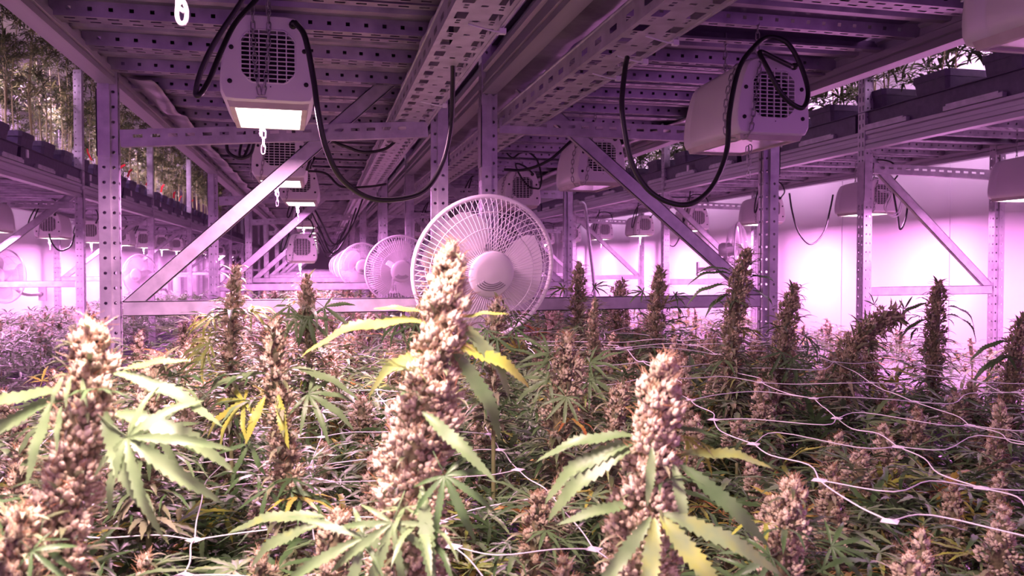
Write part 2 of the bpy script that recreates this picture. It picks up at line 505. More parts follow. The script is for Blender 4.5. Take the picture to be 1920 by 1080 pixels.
def shelf_trays(x0, x1, ys, zb, h, name, group, l=1.22):
    me = tray_mesh(x1 - x0, l, h).mesh('plant_tray', ['black'])
    for i, y in enumerate(ys):
        o = link('plant_tray', me, None, ((x0 + x1) / 2, y, zb + .0835))
        tag(o, name, 'tray', group)
TRH = .125
shelf_trays(FL0 + .09, FL1 - .0, [4.3 + 1.375 * k for k in range(12)], zFL, TRH, 'long black plastic tray under the potted plants on the left upper shelf', 'black trays on the left upper shelf', 1.30)
shelf_trays(FR0 + .0, FR1 - .06, [1.42 + 1.375 * k for k in range(9)], zFR, TRH, 'long black plastic tray under the potted plants on the right upper shelf', 'black trays on the right upper shelf', 1.30)
shelf_trays(LX0 + .08, LX1 - .04, [0.3 + 1.375 * k for k in range(14)], zL, .1, 'black tray lying on the deck panels above the left bed', 'black trays on the deck over the left bed', 1.30)
shelf_trays(RX0 + .04, RX1 - .08, [0.3 + 1.375 * k for k in range(14)], zR, .1, 'black tray lying on the deck panels above the right bed', 'black trays on the deck over the right bed', 1.30)

# cable trays --------------------------------------------------------------------
def cable_tray(label, x0, x1, y0, y1, z):
    root = thing('cable_tray', label, 'cable tray', (0, 0, 0))
    W = x1 - x0; per = .105; L = y1 - y0
    vb = [0]
    n = int(L / per)
    for k in range(n):
        b = k * per
        vb += [b + .012, b + .058, b + .066, b + .076, b + .082, b + .092]
    vb.append(L)
    f = [0, .10, .16, .24, .30, .44, .56, .70, .76, .84, .90, 1]
    ub = [W * a for a in f]
    def hole(i, j):
        # columns of ub (i), rows of vb (j)
        m = (j - 1) % 6 if j >= 1 else 5
        if m == 0: return i in (1, 2, 3, 7, 8, 9)
        if m == 2: return i in (2, 5, 8)
        if m == 4: return i in (2, 8)
        return False
    base = MB().add(grid_plate((x0, y0, z), (1, 0, 0), (0, 1, 0), ub, vb, hole)).mesh('tray_base', ['steel'])
    link('tray_base', base, root)
    for x in (x0, x1):
        rail = MB()
        rail.add(grid_plate((x, y0, z), (0, 0, 1), (0, 1, 0), [0, .018, .032, .055], vb, lambda i, j: i == 1 and j % 6 in (1,)))
        rail.add(tube([(x, y0, z + .056), (x, y1, z + .056)], .004, 6))
        rail.add(box(x - .003, x + .003, y0, y1, z - .003, z + .003))
        link('side_rail', rail.mesh('side_rail', ['steel']), root)
    return root
ZT = H + .515
ctL = cable_tray('perforated steel cable tray over the left bed beside the middle posts', .262, .384, .4, 22, ZT)
ctR = cable_tray('perforated steel cable tray over the right bed with white zip ties', .655, .785, .4, 22, ZT)
for y, x in ((1.75, .785), (1.93, .785), (2.12, .785), (1.75, .384), (2.6, .384)):
    z = ZT - .004
    P = spline([(x - .075, y - .01, z), (x - .03, y, z - .006), (x - .003, y + .004, z - .006), (x + .006, y + .006, z + .02), (x - .01, y + .006, z + .06)], 5)
    zt = MB().add(tube(P, .0022, 5)); zt.add(box(x - .004, x + .010, y, y + .012, z - .012, z + .0))
    side = 'right' if x > .5 else 'left'
    o = link('zip_tie', zt.mesh('zip_tie', ['tagwhite']))
    tag(o, f'white plastic zip tie round the edge of the {side} cable tray', 'zip tie', f'zip ties on the {side} cable tray')

# ------------------------------------------------------------------ lamps
LW, LH, LL = .222, .208, .36            # lamp body width, height, length
def outline(n=48):
    """face outline of the housing seen from the front, centred on x = 0, bottom at z = 0"""
    half = [(.084, 0.0), (.104, .003), (.109, .012), (.111, .03), (.111, .052), (.108, .085), (.102, .12), (.093, .157), (.083, .185), (.072, .201), (.054, .208)]
    pts = [np.array(p) for p in half] + [np.array((-x, z)) for x, z in reversed(half)]
    c = np.array([0, .104]); P = np.array(pts)
    out = []
    for k in range(n):
        a = -PI / 2 + 2 * PI * k / n
        d = np.array([math.cos(a), math.sin(a)]); best = 0
        for i in range(len(P)):
            p, q = P[i], P[(i + 1) % len(P)]
            A = np.array([[d[0], p[0] - q[0]], [d[1], p[1] - q[1]]])
            if abs(np.linalg.det(A)) < 1e-12: continue
            s, t = np.linalg.solve(A, p - c)
            if s > 0 and -1e-6 <= t <= 1 + 1e-6: best = max(best, s)
        out.append(c + d * best)
    return np.array(out)

def lamp_meshes():
    N = 48; O = outline(N); c = np.array([0, .104])
    secs = [(-.004, .955, 1.0), (0.0, .985, 1.0), (.006, 1.0, 1.0), (.075, 1.0, 1.0), (.095, .988, .995), (.29, .975, .955), (.293, .96, .945), (.297, .975, .955), (.335, .955, .93), (.355, .89, .87), (.36, .80, .80)]
    V = []
    for y, sx, sz in secs:
        for x, z in O:
            zz = z * sz if sz < 1 else c[1] + (z - c[1]) * min(1, sx)
            V.append((x * sx, y, zz))
    F = []
    for i in range(len(secs) - 1):
        for k in range(N):
            F.append((i * N + k, i * N + (k + 1) % N, (i + 1) * N + (k + 1) % N, (i + 1) * N + k))
    F.append(tuple((len(secs) - 1) * N + k for k in range(N)))
    housing = MB().add(T(V, F, 0, smooth=True)).mesh('housing', ['white'])
    # face plate with the octagonal grille opening
    oc = []
    a, b = .063, .040
    octo = [(-b, -a), (b, -a), (a, -b), (a, b), (b, a), (-b, a), (-a, b), (-a, -b)]
    gc = np.array([0.0, .108])
    P = np.array(octo)
    for k in range(N):
        an = -PI / 2 + 2 * PI * k / N
        d = np.array([math.cos(an), math.sin(an)]); best = 0
        for i in range(8):
            p, q = P[i], P[(i + 1) % 8]
            A = np.array([[d[0], p[0] - q[0]], [d[1], p[1] - q[1]]])
            if abs(np.linalg.det(A)) < 1e-12: continue
            s, t = np.linalg.solve(A, p)
            if s > 0 and -1e-6 <= t <= 1 + 1e-6: best = max(best, s)
        oc.append(gc + d * best)
    oc = np.array(oc)
    Of = c + (O - c) * .955
    V = [(x, -.004, z) for x, z in Of] + [(x, -.004, z) for x, z in oc] + [(x, .03, z) for x, z in oc]
    F = []
    for k in range(N):
        j = (k + 1) % N
        F.append((k, j, N + j, N + k)); F.append((N + k, N + j, 2 * N + j, 2 * N + k))
    F2 = [tuple(2 * N + k for k in range(N))]
    mb = MB().add(T(V, F, 0)); mb.add(T(V, F2, 1))
    for x, z in ((-.084, .125), (.084, .125), (-.088, .045), (.088, .045)):
        mb.add(tube([(x, -.003, z), (x, -.006, z)], .0058, 8, 1))
    mb.add(tube([(.058, -.012, .186), (.058, .0, .186)], .0095, 10, 2)); mb.add(tube([(.058, -.026, .188), (.058, -.010, .186)], .006, 8, 2))
    mb.add(tube([(.005, -.0045, .178), (.005, -.0055, .178)], .0015, 6, 1)); mb.add(tube([(.005, -.0045, .036), (.005, -.0055, .036)], .0015, 6, 1))
    face = mb.mesh('face_plate', ['white', 'dark', 'cable'])
    g = MB()
    def clipw(z):  # half width of the octagon at height z from its middle
        z = abs(z); return a if z < b else a - (z - b)
    for i in range(1, 12):
        z = -a + i * 2 * a / 12; w = clipw(z)
        g.add(box(-w, w, -.006, -.001, gc[1] + z - .0011, gc[1] + z + .0011))
    for i in range(1, 6):
        x = -a + i * 2 * a / 6; w = clipw(x)
        g.add(box(x - .0013, x + .0013, -.007, -.002, gc[1] - w, gc[1] + w))
    g.add(tube([(x, -.004, z) for x, z in oc], .0022, 5, 0, closed=True))
    grille = g.mesh('grille', ['white'])
    # frame of the light opening under the body
    w0, w1, y0, y1, zb = .096, .090, .006, .335, -.013
    V = [(-w0, y0, .004), (w0, y0, .004), (w0, y1, .004), (-w0, y1, .004), (-w1, y0 + .006, zb), (w1, y0 + .006, zb), (w1, y1 - .004, zb), (-w1, y1 - .004, zb)]
    wi = .012
    V += [(-w1 + wi, y0 + .006 + wi, zb), (w1 - wi, y0 + .006 + wi, zb), (w1 - wi, y1 - .004 - wi, zb), (-w1 + wi, y1 - .004 - wi, zb)]
    V += [(-w1 + wi, y0 + .006 + wi, zb + .006), (w1 - wi, y0 + .006 + wi, zb + .006), (w1 - wi, y1 - .004 - wi, zb + .006), (-w1 + wi, y1 - .004 - wi, zb + .006)]
    F = [(i, (i + 1) % 4, 4 + (i + 1) % 4, 4 + i) for i in range(4)] + [(4 + i, 4 + (i + 1) % 4, 8 + (i + 1) % 4, 8 + i) for i in range(4)] + [(8 + i, 8 + (i + 1) % 4, 12 + (i + 1) % 4, 12 + i) for i in range(4)]
    frame = MB().add(T(V, F)).mesh('light_frame', ['lip'])
    G = [(-w1 + wi, y0 + .006 + wi, zb + .004), (w1 - wi, y0 + .006 + wi, zb + .004), (w1 - wi, y1 - .004 - wi, zb + .004), (-w1 + wi, y1 - .004 - wi, zb + .004)]
    on = MB().add(T(G, [(3, 2, 1, 0)])).mesh('light_glass', ['glow'])
    off = MB().add(T(G, [(3, 2, 1, 0)])).mesh('light_glass', ['glowoff'])
    return housing, face, grille, frame, on, off

def chain_links(P, wire=.0016, ll=.024, lw=.0095):
    """chain along a polyline: stadium links, each turned a quarter from the last"""
    P = np.asarray(P, float)
    seg = np.linalg.norm(np.diff(P, axis=0), axis=1); s = np.concatenate([[0], np.cumsum(seg)])
    n = max(1, int(s[-1] / (ll * .78))); mb = MB()
    for k in range(n):
        c = (k + .5) * s[-1] / n
        pos = np.array([np.interp(c, s, P[:, i]) for i in range(3)])
        nx = np.array([np.interp(min(c + .01, s[-1]), s, P[:, i]) for i in range(3)]); pv = np.array([np.interp(max(c - .01, 0), s, P[:, i]) for i in range(3)])
        f = nx - pv; R = basis(f, np.array([.31, .95, .05]))
        a, b = ll / 2 - lw / 2, lw / 2
        pts = []
        for q in range(5): pts.append((a + b * math.sin(q * PI / 4), b * math.cos(q * PI / 4), 0))
        for q in range(5): pts.append((-a - b * math.sin(q * PI / 4), -b * math.cos(q * PI / 4), 0))
        pts = np.array(pts)
        if k % 2: pts = pts[:, [0, 2, 1]]
        mb.add(tube(pts @ R.T + pos, wire, 4, closed=True))
    return mb

housing_m, face_m, grille_m, frame_m, glow_m, glowoff_m = lamp_meshes()
# two chain slings and a loose tail, in lamp coordinates
def sling(y, top, dx=0):
    P = spline([(dx, y, top), (dx + .004, y, LH + .03), (dx + .05, y, LH - .004), (.103, y, .16), (.116, y, .05), (.10, y, -.004), (.0, y, -.038), (-.10, y, -.004), (-.116, y, .05), (-.103, y, .16), (dx - .05, y, LH - .004), (dx - .002, y, LH + .028), (dx, y, LH + .03)], 4)
    return P
ch_up = MB()
for y in (.085, .275):
    ch_up.add(chain_links([(0, y, LH * (.99 if y < .2 else .95) - .0), (0, y, LH + .28)]).join())
chain_m = ch_up.mesh('hanging_chain', ['chain'])
side = MB()
side.add(chain_links(spline([(0, .07, LH + .01), (-.075, .06, LH - .01), (-.108, .05, .13), (-.117, .05, .05), (-.110, .05, -.004), (-.088, .03, -.010), (-.074, -.008, .0), (-.066, -.012, .05), (-.056, -.012, .12), (-.048, -.012, .175), (-.03, .01, LH), (0, .07, LH + .01)], 5)).join())
sling_m = side.mesh('chain_sling', ['chain'])
tail_m = MB().add(chain_links([(-.02, .10, -.016), (-.022, .10, -.07)]).join()).add(chain_links([(-.012, .10, -.016), (-.016, .104, -.11)]).join()).mesh('chain_tail', ['chain'])
fr_ch = MB()
fr_ch.add(chain_links(spline([(-.035, -.014, .30), (-.034, -.014, .17), (-.028, -.014, .07), (-.016, -.016, .006), (-.004, -.014, .07), (.002, -.014, .17), (.0, -.014, .30)], 5)).join())
front_chain_m = fr_ch.mesh('chain_loop', ['chain'])
def cord_loop(kind):
    if kind == 0:     # loop at the upper left of the lamp
        P = [(.058, -.02, .188), (.085, -.03, .24), (.06, .0, .31), (.0, .06, .33), (-.07, .05, .30), (-.13, .02, .19), (-.155, .0, .10), (-.15, .0, .07), (-.13, .01, .10), (-.09, .03, .22), (-.05, .08, .33), (-.02, .12, .42)]
    else:             # slack cord hanging in front of the grille and round the right end
        P = [(.058, -.026, .188), (.0, -.03, .232), (-.05, -.03, .24), (-.02, -.03, .17), (.03, -.034, .11), (.07, -.034, .10), (.098, -.03, .105), (.11, -.02, .17), (.09, .0, .27), (.04, .02, .32), (-.01, .03, .315), (-.05, .06, .29), (-.09, .10, .34)]
    return MB().add(tube(spline(P, 6), .0055, 6)).mesh('power_cord', ['cable'])
cord_m = [cord_loop(0), cord_loop(1)]

def make_lamp(label, x, y, z, lit, group, power, color, rz=0.0, cord=0, tail=True, front_chain=False, ry=0.0, top=True):
    root = thing('grow_lamp', label, 'lamp', (x, y, z), rz, group)
    root.rotation_euler = (0, ry, rz)
    link('housing', housing_m, root); fp = link('face_plate', face_m, root); link('grille', grille_m, fp)
    fr = link('light_frame', frame_m, root); link('light_glass', glow_m if lit else glowoff_m, fr)
    link('hanging_chain', chain_m, root)
    if front_chain: link('chain_loop', front_chain_m, root)
    else: link('chain_sling', sling_m, root)
    if tail: link('chain_tail', tail_m, root)
    if cord is not None: link('power_cord', cord_m[cord], root)
    if lit:
        l = area_light('lamp_light', (0, .17, -.020), .14, .28, power, color)
        l.parent = root
    return root

# lit row under the left deck (lamp fronts face the camera); the first, unseen, is added for front light
lit_left = [(-.127, -.78, .40), (-.127, .42, .40), (at(502, 0, 2.08)[0], 2.08, .393), (at(522, 0, 3.52)[0], 3.52, .362), (at(559, 0, 4.95)[0], 4.95, .380), (at(563, 0, 6.4)[0], 6.4, .032)] + [(-.127, y, .36) for y in (7.7, 9.0, 10.3, 11.6, 12.9, 14.3, 15.8, 17.3, 19.5, 22.0, 25.0)]
names = ['unseen lit lamp added behind the view point over the left bed', 'lit white lamp hanging above and before the first, only its chain tail showing', 'lit white lamp with grille at upper left, largest of the row over the left bed',
         'lit white lamp second in the row over the left bed, crossed by the brace', 'lit white lamp third in the row over the left bed, half behind the second',
         'white lamp hung low above the left bed, bottom lit, grille facing us']
for i, (x, y, z) in enumerate(lit_left):
    if i < 6: lab, grp = names[i], 'lit lamps over the left bed'
    else: lab, grp = 'small lit lamp far down the row over the left bed', 'far lit lamps over the left bed'
    make_lamp(lab, x, y, H + z, True, grp, P_MAIN * (.32, .62, .9, .7, .7, .5, .7)[min(i, 6)], WARM if i == 1 else ROSE if i in (0, 2) else PINK, (.04 if i == 2 else -.03 * (i == 4)), None if i < 3 else 0, True, i == 2)
# unlit row under the right deck
unlit_right = [(1.18, .87), (1.208, 2.05), (1.18, 3.38), (1.18, 4.80), (1.18, 6.1), (1.18, 7.4), (1.18, 8.7), (1.18, 10.0)]
names = ['unlit white lamp cut off by the top right corner of the view', 'large unlit white lamp at upper right with black cord over its grille',
         'unlit white lamp behind the brace, second in the row over the right bed', 'unlit white lamp third in the row over the right bed, above the fan']
for i, (x, y) in enumerate(unlit_right):
    if i < 4: lab, grp = names[i], 'unlit lamps over the right bed'
    else: lab, grp = 'small unlit lamp far down the row over the right bed', 'far unlit lamps over the right bed'
    make_lamp(lab, x, y, H + .358 + (.02 if i == 0 else 0), False, grp, 0, PINK, 0, 1 if i == 3 else 0 if i > 3 else None, i in (1,))
# rows over the far beds
far_r = [(3.45, 1.95), (3.45, 3.25), (3.45, 4.55), (3.45, 5.85), (3.45, 7.15), (3.45, 8.45), (3.45, 9.75), (3.45, 11.05), (3.45, 12.4)]
names = [None, 'lit lamp at the right edge before the white wall, under the upper shelf', 'lit lamp behind the far right post with pale wires at its grille',
         'lit lamp half hidden behind the perforated right post of the right bed', 'lit lamp of the right wall row behind the brace of the right bed',
         'lit lamp of the right wall row above the dark bud behind the crossbar', 'lit lamp of the right wall row beside the leaning conduit']
for i, (x, y) in enumerate(far_r):
    lab = names[i] if i < 7 and names[i] else ('lit lamp just outside the right edge over the far right bed' if i == 0 else 'tiny lit lamp far down the row over the far right bed')
    make_lamp(lab, x, y, H + .340, True, 'lit lamps over the far right bed', P_FARR, PINK, 0, 0, True)
far_l = [(-2.28, 5.0), (-2.28, 6.4), (-2.28, 7.85), (-2.28, 9.2), (-2.28, 10.5), (-2.28, 11.8), (-2.28, 13.1), (-2.28, 14.4), (-2.28, 16.0), (-2.28, 18.0), (-2.28, 20.5), (-2.28, 23.5), (-2.28, 26.5)]
names = ['lit lamp outside the left edge over the far left bed', 'lit lamp cut by the left edge over the far left bed', 'lit lamp with looping cord left of the first far left post', 'lit lamp just right of the first far left post']
for i, (x, y) in enumerate(far_l):
    lab = names[i] if i < 4 else 'small lit lamp down the row over the far left bed'
    make_lamp(lab, x, y, H + .25, True, 'lit lamps over the far left bed' if i < 4 else 'small lit lamps over the far left bed', P_FARL, PINK, 0, 0, True)
# lamps over the young plants on the upper shelves: out of the frame, only their light is seen
for y in np.arange(5.0, 16, 1.8):
    area_light('upper_lamp_light', (-2.3, y, ZC - .25), .3, .5, P_UP * 1.15, UPPER)
for y in np.arange(2.6, 12, 1.8):
    area_light('upper_lamp_light', (3.5, y, ZC - .25), .3, .5, P_UP, UPPER)

# ------------------------------------------------------------------ fans
def fan_meshes():
    R = .225
    rim = MB(); q = np.arange(48) * 2 * PI / 48
    rim.add(tube(np.stack([R * np.cos(q), 0 * q, R * np.sin(q)], 1), .0075, 8, closed=True))
    def guard(sgn, n, depth, hub, ring_rs):
        g = MB()
        def prof(r):      # depth of the guard at radius r
            t = (r - hub) / (R - hub)
            return sgn * depth * (1 - max(0, t) ** 3.2)
        for k in range(n):
            a = 2 * PI * k / n
            rs = np.concatenate([np.linspace(hub * .96, R * .86, 5), np.array([R * .93, R * .975, R])])
            P = [(r * math.cos(a), prof(r), r * math.sin(a)) for r in rs]
            g.add(tube(P, .00115, 4))
        for rr in ring_rs:
            g.add(tube(np.stack([rr * np.cos(q), 0 * q + prof(rr) - sgn * .001, rr * np.sin(q)], 1), .0014, 4, closed=True))
        return g
    front = guard(-1, 84, .062, .07, (R * .62, R * .82)).mesh('front_guard', ['wire'])
    rear = guard(1, 60, .085, .075, (R * .5, R * .75, R * .95)).mesh('rear_guard', ['wire'])
    # hub badge on the front
    V, F = [], []; n = 40
    prof = [(.073, -.056), (.072, -.064), (.066, -.068), (.045, -.0705), (.0, -.072)]
    for r, y in prof:
        for k in range(n): V.append((r * math.cos(2 * PI * k / n), y, r * math.sin(2 * PI * k / n)))
    for i in range(len(prof) - 1):
        for k in range(n): F.append((i * n + k, (i + 1) * n + k, (i + 1) * n + (k + 1) % n, i * n + (k + 1) % n))
    hb = MB().add(T(V, F, 0, smooth=True))
    for j, rr in enumerate((.030, .037, .044, .051)):
        aa = np.linspace(-PI * .80, -PI * .22, 14)
        hb.add(tube(np.stack([rr * np.cos(aa) * 1.15, 0 * aa - .0722 + .0006 * j, rr * np.sin(aa) * .95], 1), .0017, 4, 1))
    hub = hb.mesh('hub_cover', ['fanwhite', 'chain'])
    # one broad blade, twisted, from the hub outwards
    V, F = [], []
    nr, na = 9, 9
    for i in range(nr):
        t = i / (nr - 1); r = .045 + t * (.196 - .045)
        w = (.50 + .30 * math.sin(PI * min(1, t * 1.05) ** .9) + .18 * t) * (1 if t < .92 else .82)
        sk = .25 * t * t
        for j in range(na):
            u = j / (na - 1) - .5
            a = 2 * u * w * .92 + sk
            V.append((r * math.cos(a), .012 + .034 * u * (1.1 - .35 * t) + .010 * (4 * u * u - 1), r * math.sin(a)))
    for i in range(nr - 1):
        for j in range(na - 1):
            F.append((i * na + j, i * na + j + 1, (i + 1) * na + j + 1, (i + 1) * na + j))
    t1 = T(V, F, 0, smooth=True)
    V2 = np.array(V) + np.array([0, .0025, 0]); t2 = T(V2, [f[::-1] for f in F], 0, smooth=True)
    blade = MB().add(t1).add(t2).mesh('fan_blade', ['fanwhite'])
    mo = MB()
    V, F = [], []
    prof = [(.0, -.03), (.047, -.03), (.05, .0), (.05, .05), (.058, .07), (.058, .13), (.045, .155), (.0, .16)]
    for r, y in prof:
        for k in range(20): V.append((r * math.cos(2 * PI * k / 20), y, r * math.sin(2 * PI * k / 20)))
    for i in range(len(prof) - 1):
        for k in range(20): F.append((i * 20 + k, (i + 1) * 20 + k, (i + 1) * 20 + (k + 1) % 20, i * 20 + (k + 1) % 20))
    mo.add(T(V, F, 0, smooth=True))
    motor = mo.mesh('motor', ['fanwhite'])
    bk = MB(); bk.add(tube(spline([(0, .10, -.05), (.0, .13, -.12), (.03, .20, -.16), (.06, .33, -.16)], 5), .016, 10)); bk.add(box(.02, .10, .33, .345, -.22, -.10))
    bracket = bk.mesh('wall_bracket', ['fanwhite'])
    return rim.mesh('guard_rim', ['wire']), front, rear, hub, blade, motor, bracket
FM = fan_meshes()
def make_fan(label, loc, yaw, pitch, scale, group, twist=.5, roll=0):
    root = thing('wall_fan', label, 'fan', loc, 0, group)
    root.rotation_euler = (pitch, roll, yaw); root.scale = (scale,) * 3
    for nm, me in zip(('guard_rim', 'front_guard', 'rear_guard', 'hub_cover'), FM[:4]):
        link(nm, me, root)
    for k in range(3):
        link('fan_blade', FM[4], root, (0, 0, 0), (0, twist + k * 2 * PI / 3.35, 0))
    link('motor', FM[5], root); link('wall_bracket', FM[6], root)
    return root
def fan_at(px, py, Y): return at(px, py, Y)
make_fan('large white fan in the middle in front of the twin posts', fan_at(908, 505, 2.56), .16, .24, 1.03, 'white fans along the middle posts', .227)
make_fan('second white fan with a lit lower half, left behind the largest fan', fan_at(748, 506, 5.35), .2, .16, .98, 'white fans along the middle posts', .9)
for i, y in enumerate((8.1, 10.85, 13.6, 16.35)):
    make_fan('small white fan far down the middle, in line behind the second' , (.40, y, H - .01), .1, .05, 1.0, 'far white fans along the middle posts', 1.3 * i)
make_fan('white fan high on the right wall behind the dark tall bud', fan_at(1384, 468, 5.6), .95, .0, .9, 'fans at the far walls')
make_fan('white fan cut by the left edge before the bright wall', fan_at(8, 518, 7.4), -.5, .0, .95, 'fans at the far walls', .2)
make_fan('white fan low on the bright left wall behind the diagonal brace', fan_at(262, 516, 9.2), -.5, .0, .95, 'fans at the far walls', .7)

# ------------------------------------------------------------------ big cables
def cable(label, pts, r, name='power_cable', group=None, n=8):
    P = spline([at(*p) for p in pts], n)
    o = link(name, MB().add(tube(P, r, 8)).mesh(name, ['cable']))
    return tag(o, label, 'cable', group)
cable('long black cable sagging from the largest lit lamp to the left cable tray',
      [(553, 42, 2.03), (572, 70, 2.0), (588, 150, 2.0), (597, 215, 2.0), (612, 280, 2.02), (640, 335, 2.05), (690, 370, 2.1), (745, 374, 2.15), (795, 358, 2.2), (828, 310, 2.22), (845, 240, 2.2), (849, 150, 2.15), (848, 90, 2.1), (846, 50, 2.08), (852, 35, 2.1)], .0068)
cable('long black cable looping down from the right cable tray to the large unlit lamp',
      [(1176, 108, 1.9), (1172, 130, 1.88), (1166, 190, 1.87), (1170, 240, 1.87), (1183, 300, 1.87), (1210, 350, 1.87), (1250, 378, 1.87), (1295, 382, 1.88), (1335, 350, 1.9), (1362, 285, 1.92), (1368, 210, 1.93), (1385, 130, 1.95), (1412, 90, 1.98), (1440, 70, 2.0), (1475, 80, 1.99), (1500, 120, 1.98), (1515, 170, 1.97), (1508, 200, 1.96), (1490, 198, 1.96), (1465, 175, 1.95), (1440, 130, 1.95), (1425, 98, 1.97), (1450, 108, 1.99), (1485, 125, 2.02)], .0066)
cable('black cable hanging behind the second lit lamp towards the left tray', [(575, 320, 3.5), (600, 262, 3.5), (640, 272, 3.5), (680, 285, 3.5), (720, 280, 3.5), (745, 262, 3.5)], .0062)
cable('black cable drooping from the third lit lamp towards the left tray', [(565, 320, 4.6), (610, 325, 4.6), (640, 350, 4.6), (690, 350, 4.6), (725, 345, 4.6)], .0062)
cable('black cable loop dangling under the deck left of the second lit lamp', [(425, 262, 3.3), (428, 285, 3.3), (450, 297, 3.3), (470, 288, 3.3), (478, 262, 3.3)], .0062)
cable('two strand black cable loop high left of the largest lit lamp', [(470, -30, 1.9), (448, 10, 1.9), (405, 75, 1.9), (378, 130, 1.9), (367, 172, 1.9), (374, 178, 1.9), (392, 150, 1.92), (415, 95, 1.94), (440, 45, 1.97), (475, 5, 2.0), (500, -25, 2.02)], .0060)
cable('black cable running from the cable tray to the second unlit lamp', [(945, 318, 3.5), (985, 318, 3.5), (1030, 300, 3.45), (1070, 265, 3.42), (1085, 255, 3.42)], .0062)
cable('thin black cable loop on the right wall left of the far post', [(1480, 362, 5.0), (1485, 395, 5.0), (1497, 435, 5.0), (1520, 458, 5.0), (1545, 435, 5.0), (1557, 390, 5.0), (1562, 365, 5.0)], .006)
cable('thin black cable loop right of the lamp with pale wires', [(1675, 360, 4.5), (1683, 405, 4.5), (1688, 430, 4.5), (1698, 410, 4.5), (1704, 365, 4.5)], .006)
cable('black cable drooping on the far right wall beside the slotted bar', [(1236, 362, 7.0), (1247, 440, 7.0), (1262, 462, 7.0), (1276, 440, 7.0), (1284, 400, 7.0)], .006)
cable('black cable dangling under the far left lamp with the looping cord', [(92, 438, 7.7), (97, 455, 7.7), (112, 470, 7.7), (132, 462, 7.7), (140, 440, 7.7)], .007)
for i, y in enumerate((5.9, 7.2, 8.4, 9.8, 11.2, 12.8)):
    s = .25 + .05 * math.sin(i * 2.1)
    P = spline([(-.10, y, H + .52), (.0, y + .03, H + .40 - s * .3), (.10, y + .05, H + .40 - s), (.22, y + .1, H + .42 - s * .6), (.31, y + .12, H + .50)], 7)
    o = link('power_cable', MB().add(tube(P, .0065, 6)).mesh('power_cable', ['cable']))
    tag(o, 'one of the black cables sagging to the left tray far down the aisle', 'cable', 'far cables sagging to the left tray')
P = spline([at(1646, 355, 4.44), at(1668, 362, 4.40), at(1658, 388, 4.40), at(1668, 402, 4.40), at(1683, 398, 4.40), at(1690, 372, 4.42), at(1685, 355, 4.46)], 6)
o = link('lamp_wire', MB().add(tube(P, .0045, 6)).add(tube(P + [.012, .0, -.012], .004, 6)).mesh('lamp_wire', ['tagwhite']))
tag(o, 'pale twisted wires hanging before the grille of a far right lamp', 'wire')
hook = MB().add(tube(spline([at(332, -30, .93), at(333, 5, .93), at(332, 30, .93), at(338, 44, .93), at(348, 40, .93), at(350, 20, .93), at(343, 2, .93), at(334, 12, .93), at(345, 22, .93)], 5), .0022, 6))
o = link('chain_hook', hook.mesh('chain_hook', ['wire'])); tag(o, 'bright loose chain hook hanging at the top edge left of the largest lamp', 'hook')

# leaning pale hose/conduit in the far right aisle
P = spline([at(1083, 380, 6.6), at(1096, 385, 6.6), at(1102, 430, 6.6), at(1108, 480, 6.6), at(1115, 548, 6.6), at(1124, 640, 6.6) * [1, 1, 0] + [0, 0, .8], at(1130, 640, 6.6) * [1, 1, 0]], 5)
o = link('conduit', MB().add(tube(P, .015, 8)).mesh('conduit', ['steel'])); tag(o, 'pale bent conduit leaning beside the third far right post', 'conduit')

# crumpled liner edges hanging between deck and beams
def liner(label, x, y0, y1, z, amp, w, seed, lean):
    rg = random.Random(seed); n = int((y1 - y0) / .035); V, F = [], []
    ph = [rg.uniform(0, 6) for _ in range(6)]
    for i in range(n + 1):
        y = y0 + (y1 - y0) * i / n
        a = math.sin(y * 9 + ph[0]) * .5 + math.sin(y * 17 + ph[1]) * .3 + math.sin(y * 31 + ph[2]) * .2
        b = math.sin(y * 11 + ph[3]) * .5 + math.sin(y * 23 + ph[4]) * .35
        for j in range(5):
            u = j / 4
            V.append((x + lean * w * u + amp * .35 * b * u, y, z - amp * (.35 + .5 * a) * math.sin(PI * min(1, u * .75)) - .01 * u + amp * .2 * b * math.sin(4 * u)))
    for i in range(n):
        for j in range(4): F.append((i * 5 + j, i * 5 + j + 1, (i + 1) * 5 + j + 1, (i + 1) * 5 + j))
    o = link('plastic_liner', MB().add(T(V, F, 0, smooth=True)).mesh('plastic_liner', ['foil']))
    md = o.modifiers.new('solid', 'SOLIDIFY'); md.thickness = .0012
    return tag(o, label, 'liner')
liner('crumpled plastic liner bulging under the deck along the left beam', LX0 + .04, 3.05, 12, zL + .045, .03, .09, 3, 1)
liner('crumpled plastic liner bulging under the deck along the right beam', RX1 - .04, 2.9, 10, zR + .045, .018, .12, 5, -1)
liner('crumpled plastic liner under the deck beside the middle posts of the right bed', RX0 + .02, .6, 9, zR + .045, .02, .12, 8, 1)
liner('crumpled plastic liner under the deck beside the middle posts of the left bed', LX1 - .02, .6, 9, zL + .045, .02, .12, 9, -1)

